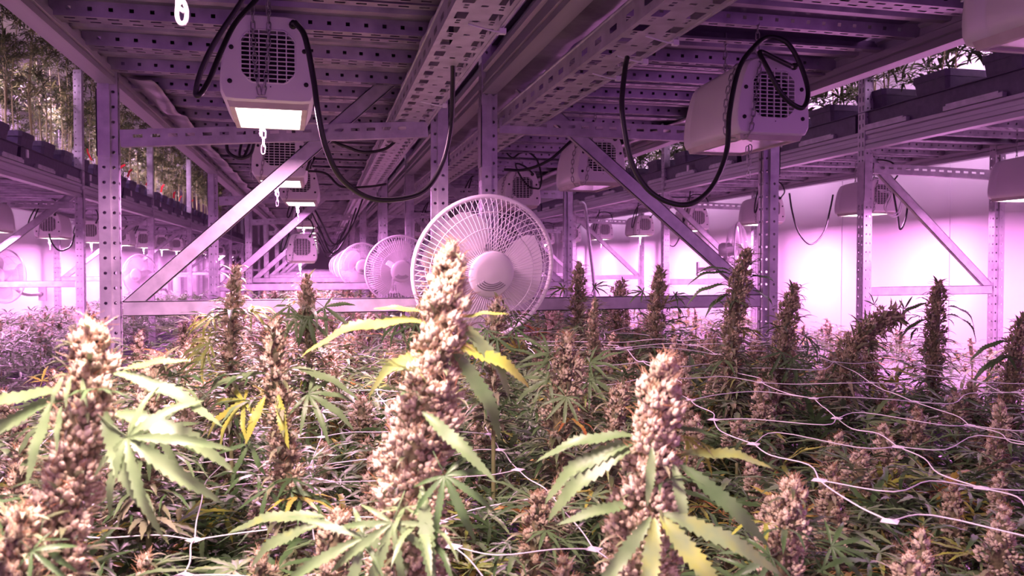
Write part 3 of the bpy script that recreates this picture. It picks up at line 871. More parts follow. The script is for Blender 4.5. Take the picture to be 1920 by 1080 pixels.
# ------------------------------------------------------------------ plants
def leaflet(L, W, nseg, serr=True, a0=0.0, curve=.5, fold=.25, wave=0.0):
    t = np.linspace(0, 1, nseg + 1)
    ang = a0 - curve * t
    dx = np.concatenate([[0], np.cumsum(np.cos(ang[:-1]))]) * L / nseg
    dz = np.concatenate([[0], np.cumsum(np.sin(ang[:-1]))]) * L / nseg
    def pt(tt, side, k):
        x = np.interp(tt, t, dx); z = np.interp(tt, t, dz); a = np.interp(tt, t, ang)
        w = W * k * max(0.0, math.sin(PI * min(1, tt) ** .78)) ** .85 * (1 if tt < .97 else .4)
        zz = abs(w) * fold + wave * math.sin(tt * 14) * w
        return (x - math.sin(a) * zz, side * w, z + math.cos(a) * zz)
    V = [(dx[i], 0, dz[i]) for i in range(nseg + 1)]; F = []
    dt = 1 / nseg
    for s in (1, -1):
        b = len(V)
        if serr:
            for i in range(nseg):
                V.append(pt(t[i], s, .74)); V.append(pt(t[i] + dt * .8, s, 1.08))
            V.append(V[nseg])
            for i in range(nseg):
                nx = b + 2 * (i + 1)
                f = (i, b + 2 * i, b + 2 * i + 1, nx, i + 1)
                F.append(f[::-1] if s > 0 else f)
        else:
            for i in range(1, nseg): V.append(pt(t[i], s, 1.0))
            for i in range(nseg):
                l = b + i - 1 if i > 0 else None; r = b + i if i < nseg - 1 else None
                f = tuple(q for q in (i, l, r, i + 1) if q is not None)
                F.append(f[::-1] if s > 0 else f)
    return T(V, F, smooth=True)

def leaf_tpl(rng, nl, size, nseg, serr, curve=.6, spread=1.9, width=.085, petiole=.35):
    """palmate leaf, base of the petiole at the origin, pointing along x"""
    mb = MB(); px = petiole * size
    mb.add(tube([(0, 0, 0), (px * .5, 0, .012 * size), (px, 0, 0)], .009 * size if size > .05 else .0006, 3, 0))
    for k in range(nl):
        u = (k - (nl - 1) / 2) / max(1, (nl - 1) / 2) if nl > 1 else 0
        yaw = u * spread * (.9 + .2 * rng.random()) / 1.0
        l = size * (1 - .52 * abs(u) ** 1.4) * rng.uniform(.92, 1.08)
        lf = leaflet(l, l * width * rng.uniform(.85, 1.15), nseg, serr, rng.uniform(-.05, .25), curve * rng.uniform(.6, 1.4), rng.uniform(.15, .5), .3)
        c, s = math.cos(yaw), math.sin(yaw)
        mb.add(lf.moved([[c, -s, 0], [s, c, 0], [0, 0, 1]], (px, 0, 0)))
    return mb.join()

R0 = random.Random(7)
LEAF_HI = [leaf_tpl(R0, n, 1.0, 13, True, c, 1.75, .060) for n, c in ((5, .9), (7, 1.1), (5, 1.4), (7, .6), (5, .4), (3, .8))]
LEAF_MID = [leaf_tpl(R0, n, 1.0, 8, True, c, 1.8, .064) for n, c in ((5, .7), (7, .9), (5, 1.2), (5, .4), (7, .5), (3, .7))]
LEAF_LO = [leaf_tpl(R0, n, 1.0, 4, False, c, 1.8, .06) for n, c in ((5, .7), (5, 1.0), (5, .4), (3, .8))]
BLADE = [leaflet(1.0, .10, 6, True, .1, c, .35) for c in (.5, .9, 1.3, 1.7)]
BLADE_LO = [leaflet(1.0, .10, 3, False, .1, c, .35) for c in (.5, 1.0, 1.5)]

def calyx(n, rings):
    V = [(0, 0, 0)]; F = []
    for (r, z) in rings:
        for k in range(n): V.append((r * math.cos(2 * PI * k / n), r * math.sin(2 * PI * k / n), z))
    V.append((.10, 0, 1.15)); top = len(V) - 1
    for k in range(n): F.append((0, 1 + (k + 1) % n, 1 + k))
    for i in range(len(rings) - 1):
        for k in range(n):
            a, b = 1 + i * n, 1 + (i + 1) * n
            F.append((a + k, a + (k + 1) % n, b + (k + 1) % n, b + k))
    a = 1 + (len(rings) - 1) * n
    for k in range(n): F.append((a + k, a + (k + 1) % n, top))
    t = T(V, F, 0, smooth=True)
    return T(t.V[:, [2, 1, 0]] * np.array([1, 1, -1]), None, t.mat, t.var, t.L, t.N, t.sm)
CAL_HI = calyx(6, [(.28, .10), (.40, .34), (.30, .64), (.10, .88)])
CAL_LO = calyx(5, [(.38, .28), (.30, .66)])
def hair_tpl(n, bend):
    P = [(x, bend * x * x, 0) for x in np.linspace(0, 1, n)]
    return tube(P, np.linspace(.055, .012, n), 3, 1)
HAIR = [hair_tpl(4, b) for b in (.2, .7, -.4)]
HAIR_LO = [hair_tpl(3, .5)]

def cola(mb, P, Rad, rng, spacing, m, cs, hi=True, hairs=.5, sugar=1.4, slen=(.02, .045), tone=0.0, lump=.55):
    """a flower spike along the polyline P with radii Rad: clusters of bracts, pistils and small leaves"""
    P = np.asarray(P, float); seg = np.linalg.norm(np.diff(P, axis=0), axis=1); S = np.concatenate([[0], np.cumsum(seg)]); L = S[-1]
    ip = lambda s: np.array([np.interp(s * L, S, P[:, i]) for i in range(3)])
    ir = lambda s: float(np.interp(s * L, S, Rad))
    n = max(6, len(P))
    core = np.array([ip(s) for s in np.linspace(0, .97, 14)])
    mb.add(tube(core, [max(.002, ir(s) * .42) for s in np.linspace(0, .97, 14)], 8, 0, .12))
    K = max(5, int(L / spacing))
    cal = CAL_HI if hi else CAL_LO; hr = HAIR if hi else HAIR_LO; bl = BLADE if hi else BLADE_LO
    for k in range(K):
        s = (k + rng.random() * .6) / K
        p = ip(s); t = ip(min(1, s + .03)) - ip(max(0, s - .03)); t /= np.linalg.norm(t) + 1e-9
        r = ir(s) * rng.uniform(.8, 1.2)
        a = k * 2.39996 + rng.uniform(-.4, .4)
        B = basis(t, np.array([.2, 1, .1]))
        o = B[:, 1] * math.cos(a) + B[:, 2] * math.sin(a)
        e = .15 + 1.05 * s * s
        d = o * math.cos(e) + t * math.sin(e)
        base = p + o * r * .30
        side1 = np.cross(d, t); side1 /= np.linalg.norm(side1) + 1e-9; side2 = np.cross(d, side1)
        cl = r * .82; cr = r * lump
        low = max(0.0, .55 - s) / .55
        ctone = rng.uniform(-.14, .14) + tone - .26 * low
        mm = max(3, int(m * (1 - .45 * low)))
        for j in range(mm):
            u = (j + rng.random()) / mm
            b = rng.random() * 2 * PI; q = cr * math.sqrt(rng.random()) * (1 - .6 * u)
            off = side1 * math.cos(b) + side2 * math.sin(b)
            pos = base + d * cl * (.10 + .72 * u) + off * q
            f = d * (.55 + .6 * u) + off * .8 * (1 - u) + t * .42
            f = f / np.linalg.norm(f)
            sz = cs * rng.uniform(.62, 1.28)
            Rm = basis(f, np.array([rng.uniform(-1, 1), rng.uniform(-1, 1), rng.uniform(-1, 1)]))
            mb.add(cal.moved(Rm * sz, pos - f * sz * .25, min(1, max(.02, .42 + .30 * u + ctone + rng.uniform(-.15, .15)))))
            if rng.random() < hairs:
                h = rng.choice(hr); g = f + np.array([rng.uniform(-.7, .7) for _ in range(3)])
                mb.add(h.moved(basis(g, np.array([.1, .3, 1])) * sz * rng.uniform(.9, 1.7), pos + f * sz * .5, rng.random()))
        sg = sugar * (1 + 1.6 * low); ns = int(sg) + (rng.random() < sg % 1)
        for j in range(ns):
            b = rng.choice(bl); an = a + rng.uniform(-.9, .9)
            oo = B[:, 1] * math.cos(an) + B[:, 2] * math.sin(an)
            f = oo + t * rng.uniform(.0, .9) * (.5 + s)
            l = rng.uniform(*slen) * (1.3 - .65 * s)
            mb.add(b.moved(basis(f, t) * l, p + oo * r * .55, rng.random(), 2))

def add_leaf(mb, tpls, rng, base, f, up, size, var):
    mb.add(rng.choice(tpls).moved(basis(f, np.asarray(up, float)) * size, base, var))

def leafvar(rng, dead=.025, yellow=.08):
    q = rng.random()
    if q < dead: return rng.uniform(.88, 1.0)
    if q < dead + yellow: return rng.uniform(.66, .86)
    return rng.uniform(.12, .62)

def make_proto(seed, h, cl, cr, lo=False, nleaf=14, spread=.12, nside=4):
    """a flowering plant standing on its bed: stem, main spike, side spikes, leaves. Meshes are shared by every copy"""
    rng = random.Random(seed)
    lean = np.array([rng.uniform(-.03, .03), rng.uniform(-.03, .03)])
    top = np.array([lean[0], lean[1], h])
    def axis(z): return np.array([lean[0] * (z / h) ** 2, lean[1] * (z / h) ** 2, z])
    st = MB().add(tube([axis(z) for z in np.linspace(0, h - cl * .4, 7)], np.linspace(.006, .003, 7), 5))
    parts = {}
    mb = MB(); zz = np.linspace(h - cl, h, 7)
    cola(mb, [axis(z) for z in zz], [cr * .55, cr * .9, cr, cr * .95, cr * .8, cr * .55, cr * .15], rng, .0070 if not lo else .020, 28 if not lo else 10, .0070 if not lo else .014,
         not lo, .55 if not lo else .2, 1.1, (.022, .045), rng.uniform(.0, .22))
    parts['flower_spike'] = [mb.mesh('flower_spike', ['bud', 'hair', 'sugar'])]
    sides = []
    lf = MB(); tp = LEAF_LO if lo else LEAF_MID
    for k in range(nside):
        a = k * 2 * PI / nside + rng.uniform(-.5, .5); z0 = h - cl - rng.uniform(.02, .14); q = rng.uniform(.045, spread)
        b0 = axis(z0 - .08); o = np.array([math.cos(a), math.sin(a), 0])
        l = rng.uniform(.05, .10); e = b0 + o * q + np.array([0, 0, .07])
        st.add(tube(spline([b0, b0 + o * q * .7 + (0, 0, .02), e], 3), .0025, 4))
        mb = MB(); ax = [e + (o * .12 + np.array([0, 0, 1])) * l * s for s in np.linspace(0, 1, 5)]
        r = rng.uniform(.016, .024)
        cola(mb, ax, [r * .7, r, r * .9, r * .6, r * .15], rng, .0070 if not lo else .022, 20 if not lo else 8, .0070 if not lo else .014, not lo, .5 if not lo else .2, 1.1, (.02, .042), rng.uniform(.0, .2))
        sides.append(mb.mesh('side_flower', ['bud', 'hair', 'sugar']))
        for _ in range(3):
            an = a + rng.uniform(-1.3, 1.3); f = np.array([math.cos(an), math.sin(an), rng.uniform(-.3, .5)])
            add_leaf(lf, tp, rng, e + np.array([0, 0, rng.uniform(-.02, .03)]), f, (0, 0, 1), rng.uniform(.06, .10), leafvar(rng))
    parts['side_flower'] = sides
    for k in range(nleaf):
        z = h - cl * .3 - (k / nleaf) ** 1.2 * (cl * .7 + .20); a = k * 2.4 + rng.uniform(-.4, .4)
        f = np.array([math.cos(a), math.sin(a), rng.uniform(-.35, .55)])
        add_leaf(lf, tp, rng, axis(z) + f * cr * .5, f, (0, 0, 1), rng.uniform(.075, .125), leafvar(rng))
    parts['foliage'] = [lf.mesh('foliage', ['leaf'])]
    parts['stem'] = [st.mesh('stem', ['stem'])]
    return parts

PROTO = [make_proto(100 + i, .62, *[(.16, .026), (.20, .029), (.12, .024), (.14, .032), (.18, .024), (.10, .028), (.22, .030)][i]) for i in range(7)]
PROTO_LO = [make_proto(200 + i, .62, *[(.16, .028), (.20, .030), (.12, .026), (.14, .034)][i], lo=True, nleaf=12, nside=3) for i in range(4)]

def place(parts, x, y, rz, s, label, group, tilt=(0, 0)):
    root = bpy.data.objects.new('flowering_plant', None); COL.objects.link(root); root.empty_display_size = .05
    root.location = (x, y, BEDTOP); root.rotation_euler = (tilt[0], tilt[1], rz); root.scale = s
    tag(root, label, 'plant', group)
    for nm in ('stem', 'flower_spike', 'side_flower', 'foliage'):
        for me in parts[nm]: link(nm, me, root)
    return root

HERO_XY = []
def hero(label, pts, Y, seed, cs=.0085, spacing=.011, m=9, hi=True, hairs=.6, leaves=(), nleaf=8, lsize=(.07, .12), tone=0.0, sugar=1.6, slen=(.02, .045), droop=.0, dy=0.0):
    """a tall plant placed by what the photograph shows of its spike: pixel points with half widths, top first"""
    rng = random.Random(seed)
    W = [at(px, py, Y + dy * i) for i, (px, py, hw) in enumerate(pts)][::-1]
    Rd = [(.88 if Y < 1.05 else .80 if Y < 1.5 else .70) * hw * depth_of(w) / FPX for w, (_, _, hw) in zip(W, pts[::-1])]
    spacing *= .62; m = int(m * 3.7); cs *= .74; sugar *= 1.3; hairs = min(1, hairs * 1.6)
    if Y > 1.05: sugar *= 1.9; slen = (.025, .06); nleaf += 9
    W = [W[0] - np.array([0, 0, .16]), W[0] - np.array([0, 0, .07])] + W; Rd = [Rd[0] * (.25 if Y > 1.05 else .6), Rd[0] * (.45 if Y > 1.05 else .8)] + Rd; mid = Y > 1.05
    b = np.array([W[0][0], W[0][1], BEDTOP])
    HERO_XY.append((b[0], b[1]))
    root = thing('flowering_plant', label, 'plant', tuple(b))
    W = [w - b for w in W]
    st = MB().add(tube([np.zeros(3), W[0] * .5, W[0], W[1]], [.006, .005, .004, .003], 6))
    link('stem', st.mesh('stem', ['stem']), root)
    mb = MB(); sp = spline(W, 4); S = np.linspace(0, 1, len(W))
    rad = np.interp(np.linspace(0, 1, len(sp)), S, Rd)
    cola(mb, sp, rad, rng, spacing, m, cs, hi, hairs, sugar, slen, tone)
    link('flower_spike', mb.mesh('flower_spike', ['bud', 'hair', 'sugar']), root)
    tp = LEAF_HI if hi else LEAF_MID
    for k in range(nleaf):
        i = (rng.uniform(.0, .35) if k >= nleaf - 9 and mid else rng.uniform(.05, .75)) * (len(sp) - 1); p = sp[int(i)]; a = rng.uniform(0, 2 * PI)
        f = np.array([math.cos(a), math.sin(a), rng.uniform(-.4, .5)])
        l = MB(); add_leaf(l, tp, rng, p + f * rad[int(i)] * .5, f, (0, 0, 1), rng.uniform(*lsize) * .72, leafvar(rng, .02, .12))
        link('fan_leaf', l.mesh('fan_leaf', ['leaf']), root)
    for (px, py, deg, tow, size, face, var, kind) in leaves:
        p = at(px, py, Y) - b
        f = RIGHT * math.cos(math.radians(deg)) + UPV * math.sin(math.radians(deg)) - FWD * tow
        n = np.array([0, 0, 1.0]) * (1 - face) - FWD * face
        k = int(np.argmin(np.abs(sp[:, 2] - p[2]))); lat = float(np.dot(p - sp[k], RIGHT)); r = rad[k] * 1.15
        if face > .55 and abs(lat) < r: p = p - FWD * math.sqrt(r * r - lat * lat)
        if kind >= 10: t = [BL_HI[kind - 10]]
        else: t = [tp[kind]]
        l = MB(); add_leaf(l, t, rng, p, f, n, size * (.8 if kind >= 10 else .62), var)
        link('fan_leaf', l.mesh('fan_leaf', ['leaf']), root)
    return root
BL_HI = [leaflet(1.0, w, 16, True, .15, c, .3, .3) for w, c in ((.072, .4), (.068, .9), (.072, 1.4), (.088, .7))]

# the tall spikes that single themselves out; tone and leaf var also carry light and shade: right ones darkened, lit ones paler
hero('tallest pale spike in the middle, rising in front of the largest fan',
     [(844, 462, 8), (842, 500, 30), (838, 545, 48), (832, 600, 62), (822, 650, 62), (815, 700, 62), (806, 750, 76), (795, 810, 84), (780, 870, 84), (775, 930, 82), (772, 1000, 84), (768, 1100, 88)], .80, 11, .0098, .0085, 12, True, .35,
     [(800, 606, 182, .05, .17, .35, .74, 11), (790, 585, 175, .0, .06, .4, .78, 10), (850, 600, 8, .1, .07, .3, .78, 10),
      (838, 650, 195, .10, .14, .5, .72, 12), (840, 648, 348, .15, .13, .55, .78, 12), (850, 600, 320, .1, .14, .5, .60, 12), (845, 655, 310, .2, .15, .5, .45, 12),
      (770, 900, 250, .5, .14, .85, .5, 1), (800, 760, 320, .3, .12, .6, .5, 10), (800, 890, 280, .5, .13, .9, .48, 10), (760, 955, 200, .4, .16, .6, .45, 0), (820, 830, 300, .5, .12, .7, .3, 1)],
     8, (.06, .10), .08, 1.3, (.015, .035))
hero('tall spike at the left edge with large drooping pale leaves',
     [(172, 608, 14), (170, 640, 42), (172, 690, 58), (160, 740, 62), (150, 800, 64), (142, 860, 64), (130, 930, 64), (115, 1000, 62), (100, 1100, 62)], .78, 12, .0095, .0088, 11, True, .35,
     [(130, 735, 186, .15, .14, .45, .5, 11), (125, 748, 200, .2, .15, .5, .52, 12), (130, 745, 262, .35, .09, .8, .5, 10), (150, 752, 272, .3, .05, .8, .5, 10),
      (205, 770, 330, .3, .17, .72, .50, 1), (215, 765, 300, .5, .12, .85, .52, 13), (210, 775, 350, .2, .16, .5, .56, 12), (165, 700, 270, .5, .035, .9, .6, 13), (150, 700, 255, .5, .035, .9, .6, 13), (185, 702, 290, .5, .035, .9, .6, 13),
      (230, 695, 10, .1, .08, .4, .68, 10), (110, 940, 235, .5, .10, .8, .3, 0), (120, 950, 270, .5, .09, .9, .35, 0), (210, 700, 345, .1, .14, .4, .55, 11)],
     9, (.06, .10), .02, 1.6, (.02, .04))
hero('bright white topped spike right of centre with a wide drooping leaf in front',
     [(1252, 676, 16), (1240, 710, 40), (1232, 750, 54), (1224, 800, 60), (1218, 860, 62), (1212, 920, 70), (1205, 990, 84), (1200, 1090, 90)], .74, 13, .0095, .0085, 12, True, .35,
     [(1214, 948, 258, .6, .125, .80, .66, 13), (1222, 945, 310, .5, .135, .72, .70, 13), (1226, 942, 341, .3, .16, .6, .62, 11), (1208, 946, 226, .5, .13, .75, .5, 11), (1200, 940, 190, .3, .11, .5, .5, 10),
      (1252, 858, 278, .5, .085, .85, .58, 13), (1265, 862, 322, .3, .15, .7, .40, 11), (1212, 826, 262, .45, .07, .85, .58, 13), (1200, 828, 196, .1, .16, .45, .5, 12), (1195, 835, 205, .25, .16, .5, .52, 12), (1190, 818, 184, .0, .13, .4, .45, 11),
      (1265, 855, 4, .1, .13, .4, .70, 11), (1255, 800, 350, .1, .06, .4, .4, 10)],
     7, (.06, .10), .14, 1.2, (.015, .035))
hero('pale spike left of centre between the two tall spikes with yellow green leaves',
     [(514, 606, 10), (514, 640, 30), (516, 680, 34), (520, 730, 32), (528, 790, 36), (534, 850, 40), (540, 910, 38), (545, 960, 34)], 1.2, 14, .009, .010, 9, True, .5,
     [(500, 735, 205, .1, .15, .5, .78, 1), (505, 740, 250, .4, .09, .9, .80, 13), (530, 735, 285, .4, .10, .85, .78, 13), (545, 690, 345, .0, .14, .4, .6, 11), (540, 720, 335, .1, .15, .5, .5, 1), (500, 700, 190, .1, .14, .4, .6, 11), (520, 880, 260, .5, .10, .9, .3, 0), (545, 885, 300, .5, .10, .9, .35, 0), (490, 800, 240, .3, .12, .7, .35, 0)],
     10, (.08, .12), .06)
hero('white tipped bud just left of the low hung lamp before the crossbar', [(442, 500, 6), (440, 530, 22), (440, 570, 30), (436, 620, 34)], 1.95, 15, .010, .012, 9, True, .4,
     [(430, 590, 190, .0, .17, .35, .76, 1), (445, 580, 350, .0, .14, .35, .7, 1), (430, 620, 195, .1, .16, .4, .74, 1)], 5, (.1, .14), .14)
hero('bud with drooping umbrella of leaves under the low hung lamp', [(577, 518, 6), (575, 545, 22), (575, 580, 30), (578, 620, 28)], 1.9, 16, .010, .012, 9, True, .4,
     [(575, 570, 240, .3, .13, .75, .45, 1), (580, 570, 285, .3, .14, .75, .42, 1), (570, 560, 215, .1, .13, .6, .5, 2), (590, 560, 325, .1, .15, .6, .45, 2), (578, 575, 262, .4, .10, .85, .4, 0)], 8, (.09, .13), .05)
hero('reddish brown cone shaped bud left of the umbrella leaved bud', [(434, 562, 4), (434, 585, 18), (433, 615, 24), (432, 655, 22)], 1.6, 17, .0075, .010, 9, True, .6, [(425, 640, 190, .1, .14, .4, .72, 1), (420, 655, 200, .1, .15, .4, .70, 1)], 5, (.09, .13), -.10)
hero('bushy pink bud with long rayed leaves in the middle of the bed right of centre', [(1066, 628, 6), (1066, 650, 24), (1062, 690, 40), (1055, 730, 46), (1048, 780, 44)], 1.4, 18, .009, .010, 9, True, .5,
     [(1060, 690, 160, .0, .14, .4, .5, 3), (1060, 700, 200, .2, .14, .5, .55, 1), (1075, 700, 340, .2, .14, .5, .5, 1), (1062, 715, 262, .5, .11, .9, .55, 3), (1080, 690, 20, .1, .12, .4, .45, 3), (1050, 680, 140, .0, .12, .4, .5, 0)], 10, (.09, .13), .0)
hero('tall dark spike before the diagonal brace with long arching leaves', [(1404, 468, 6), (1396, 492, 26), (1386, 530, 36), (1378, 575, 36), (1372, 620, 32), (1372, 680, 24)], 1.85, 19, .009, .010, 9, True, .4,
     [(1370, 515, 170, .0, .15, .3, .3, 12), (1362, 535, 185, .0, .15, .35, .3, 12), (1370, 510, 160, .0, .12, .3, .3, 12), (1405, 520, 5, .0, .12, .35, .3, 12), (1410, 545, 340, .0, .12, .35, .3, 12), (1370, 550, 205, .1, .12, .4, .3, 12)], 6, (.08, .12), -.16)
hero('dark bud with down hanging leaves right of the tall dark spike', [(1490, 534, 5), (1484, 560, 24), (1476, 600, 34), (1466, 650, 34), (1460, 700, 28)], 1.85, 20, .009, .010, 9, True, .4, [(1465, 640, 240, .3, .13, .8, .3, 0), (1490, 620, 330, .0, .14, .4, .3, 1), (1470, 650, 280, .4, .13, .85, .32, 1)], 8, (.08, .12), -.1)
hero('dark red cone standing alone at right before the white wall with level leaves', [(1760, 527, 5), (1758, 550, 24), (1754, 590, 30), (1752, 635, 30), (1750, 680, 28)], 1.9, 21, .0085, .010, 10, True, .4,
     [(1740, 570, 190, .0, .13, .35, .28, 12), (1775, 575, 350, .0, .15, .35, .28, 12), (1775, 590, 345, .0, .17, .3, .28, 12), (1735, 600, 200, .0, .11, .4, .28, 12)], 5, (.08, .11), -.2)
hero('dark bud behind the right crossbar in line with the third far post', [(1238, 500, 5), (1236, 525, 20), (1232, 560, 26), (1228, 600, 26)], 2.5, 22, .010, .012, 9, False, .3, [(1220, 545, 190, .0, .12, .4, .25, 1), (1250, 550, 345, .0, .12, .4, .25, 1)], 6, (.09, .13), -.22)
hero('green tipped bud at the foot of the second far right post', [(1086, 492, 5), (1084, 515, 18), (1084, 545, 24), (1084, 585, 24)], 2.7, 23, .010, .012, 9, False, .3, [(1070, 540, 185, .0, .12, .4, .4, 1), (1100, 540, 5, .0, .12, .4, .4, 1)], 6, (.09, .13), -.08)
hero('leaning dark bud cluster at the foot of the nearest far right post', [(1690, 600, 8), (1668, 590, 28), (1640, 615, 44), (1610, 640, 46), (1585, 680, 40)], 1.9, 24, .009, .010, 10, True, .4, [(1690, 590, 60, .0, .08, .5, .3, 0), (1640, 580, 100, .0, .06, .5, .3, 0)], 8, (.08, .12), -.16)
hero('dark bud cut by the right edge of the view', [(1918, 596, 8), (1912, 630, 30), (1902, 680, 42), (1895, 730, 40)], 1.75, 25, .009, .010, 9, True, .4, [(1890, 640, 190, .0, .14, .4, .28, 12), (1890, 670, 200, .0, .15, .4, .3, 12)], 7, (.08, .12), -.14)
hero('small tan bud standing under the right crossbar beside the largest fan', [(1116, 565, 4), (1114, 585, 14), (1113, 610, 18), (1112, 650, 18)], 2.1, 26, .0085, .010, 9, True, .4, [], 6, (.09, .13), -.02)
hero('bud with spiky leaves in front of the lower rim of the largest fan', [(934, 562, 6), (932, 580, 22), (928, 605, 30), (925, 640, 28)], 1.5, 27, .008, .010, 9, True, .5, [(925, 600, 240, .3, .10, .7, .35, 1), (945, 605, 330, .1, .10, .5, .3, 0), (930, 610, 275, .4, .11, .85, .35, 0)], 8, (.08, .11), -.02)
hero('fluffy white bud leaning just behind the left tall spike', [(300, 672, 10), (292, 700, 30), (284, 735, 38), (276, 775, 36)], 1.2, 28, .009, .010, 9, True, .4, [(290, 760, 300, .2, .14, .6, .5, 1), (280, 740, 200, .0, .10, .4, .6, 0)], 8, (.08, .11), .16)
hero('large blurred bud at the bottom right corner side, under the net', [(1488, 900, 12), (1484, 935, 36), (1478, 975, 50), (1470, 1020, 56), (1465, 1090, 54)], .92, 29, .009, .009, 11, True, .35, [(1500, 1000, 350, .3, .12, .6, .3, 1), (1460, 1010, 200, .3, .12, .6, .3, 1), (1440, 1040, 210, .5, .14, .7, .35, 1)], 9, (.08, .11), .04)
hero('pinkish bud close behind the bright white topped spike', [(1172, 722, 8), (1164, 745, 28), (1156, 780, 34), (1150, 820, 30)], 1.25, 30, .008, .010, 9, True, .6, [], 8, (.08, .11), .02)
hero('small pink bud at the bottom edge near the right corner', [(1690, 1018, 8), (1686, 1040, 26), (1682, 1075, 34), (1680, 1110, 34)], 1.15, 31, .0085, .010, 9, True, .5, [], 8, (.09, .12), .02)
hero('dark brown bud filling the bottom left corner', [(40, 960, 10), (34, 990, 42), (28, 1040, 58), (20, 1110, 60)], .72, 32, .009, .009, 10, True, .4, [(60, 1000, 330, .3, .07, .6, .3, 0)], 6, (.06, .09), -.12)
hero('blurred bud at the bottom edge left of the tallest spike with pale leaves', [(640, 962, 10), (634, 990, 36), (630, 1030, 48), (625, 1100, 50)], .95, 33, .0085, .010, 10, True, .4, [(600, 985, 195, .2, .14, .5, .6, 12), (610, 970, 178, .1, .15, .4, .6, 11), (655, 1000, 345, .2, .12, .5, .5, 12)], 7, (.08, .11), -.02)
hero('pale star shaped bud at the left edge under the left tall spike', [(46, 838, 8), (42, 860, 24), (38, 890, 30), (34, 930, 28)], 1.1, 34, .0085, .010, 9, True, .5, [(45, 850, 60, .1, .06, .6, .56, 13), (35, 855, 130, .1, .06, .6, .56, 13), (50, 870, 20, .2, .07, .6, .56, 13)], 8, (.07, .10), .1)
hero('pale bud at the bottom edge far left under a net strand', [(272, 1040, 6), (272, 1060, 18), (270, 1085, 22), (270, 1115, 22)], 1.05, 35, .008, .010, 9, True, .5, [], 8, (.08, .11), .12)
hero('tan bud in the middle foreground between the tallest and the white topped spike', [(1012, 925, 8), (1010, 950, 28), (1006, 985, 36), (1000, 1030, 36)], 1.1, 36, .0085, .010, 9, True, .5, [], 9, (.08, .12), .0)
hero('bud rising above the crossbar left of the tallest spike', [(800, 558, 6), (792, 575, 22), (782, 600, 30), (776, 640, 28)], 1.75, 37, .009, .010, 9, True, .4, [(775, 590, 210, .1, .13, .5, .35, 1), (790, 585, 250, .3, .12, .7, .35, 0)], 9, (.09, .12), -.05)
hero('cluster of small tan buds showing above the right crossbar before the white glow', [(1168, 528, 5), (1162, 540, 22), (1158, 560, 30), (1156, 590, 30)], 3.2, 38, .011, .013, 8, False, .3, [], 6, (.09, .13), -.0)

# the crowd of plants in the beds
RC = random.Random(42)
count = {}
def crowd(x0, x1, y0, y1, pitch, protos, hfun, label, group, jitter=.35, skip=.0):
    y = y0
    row = 0
    while y < y1:
        nx = max(2, int(round((x1 - x0) / pitch)))
        for i in range(nx):
            x = x0 + (i + .5 + (.25 if row % 2 else -.25) + RC.uniform(-jitter, jitter)) * (x1 - x0) / nx
            yy = y + RC.uniform(-jitter, jitter) * pitch
            x = min(max(x, x0 + .02), x1 - .02)
            if any((x - a) ** 2 + (yy - b) ** 2 < .075 ** 2 for a, b in HERO_XY): continue
            h = hfun(x, yy) * RC.uniform(.93, 1.05)
            s = h / .62; w = RC.uniform(.9, 1.15)
            place(RC.choice(protos), x, yy, RC.uniform(0, 6.28), (w, w, s), label, group, (RC.uniform(-.07, .07), RC.uniform(-.07, .07)))
            count[group] = count.get(group, 0) + 1
        y += pitch; row += 1
def hL(x, y):                       # plant height over the bed: lower close to the camera
    return BASEH + (-.36 if y < .95 else -.36 + .12 * min(1, (y - .95) / 1.2))
BASEH = H - BEDTOP
hF = lambda x, y: BASEH - .40
crowd(LX0 + .0, LX1 - .04, .62, 3.0, .185, PROTO, hL, 'flowering plant crowded among its like in the left bed before the crossbar', 'plants of the left bed before the crossbar')
crowd(RX0 + .03, RX1 - .06, .80, 3.0, .185, PROTO, hL, 'flowering plant crowded among its like under the net in the right bed', 'plants of the right bed under the net')
crowd(LX0 + .07, LX1 - .04, 3.1, 7.0, .30, PROTO, lambda x, y: BASEH - .20, 'flowering plant in the left bed beyond the first crossbar', 'plants of the left bed beyond the crossbar')
crowd(RX0 + .05, RX1 - .06, 3.1, 6.4, .32, PROTO, lambda x, y: BASEH - .20, 'flowering plant in the right bed beyond the first crossbar', 'plants of the right bed beyond the crossbar')
crowd(FR0 + .05, FR1 - .06, 3.0, 8.0, .36, PROTO_LO, hF, 'flowering plant in the far right bed against the white wall', 'plants of the far right bed')
crowd(FL0 + .05, FL1 - .03, 5.0, 10.0, .40, PROTO_LO, hF, 'flowering plant in the far left bed before the bright wall', 'plants of the far left bed')
crowd(LX0 + .07, LX1 - .04, 7.2, 14.0, .62, PROTO_LO, lambda x, y: BASEH - .20, 'flowering plant far down the left bed', 'plants far down the left bed')

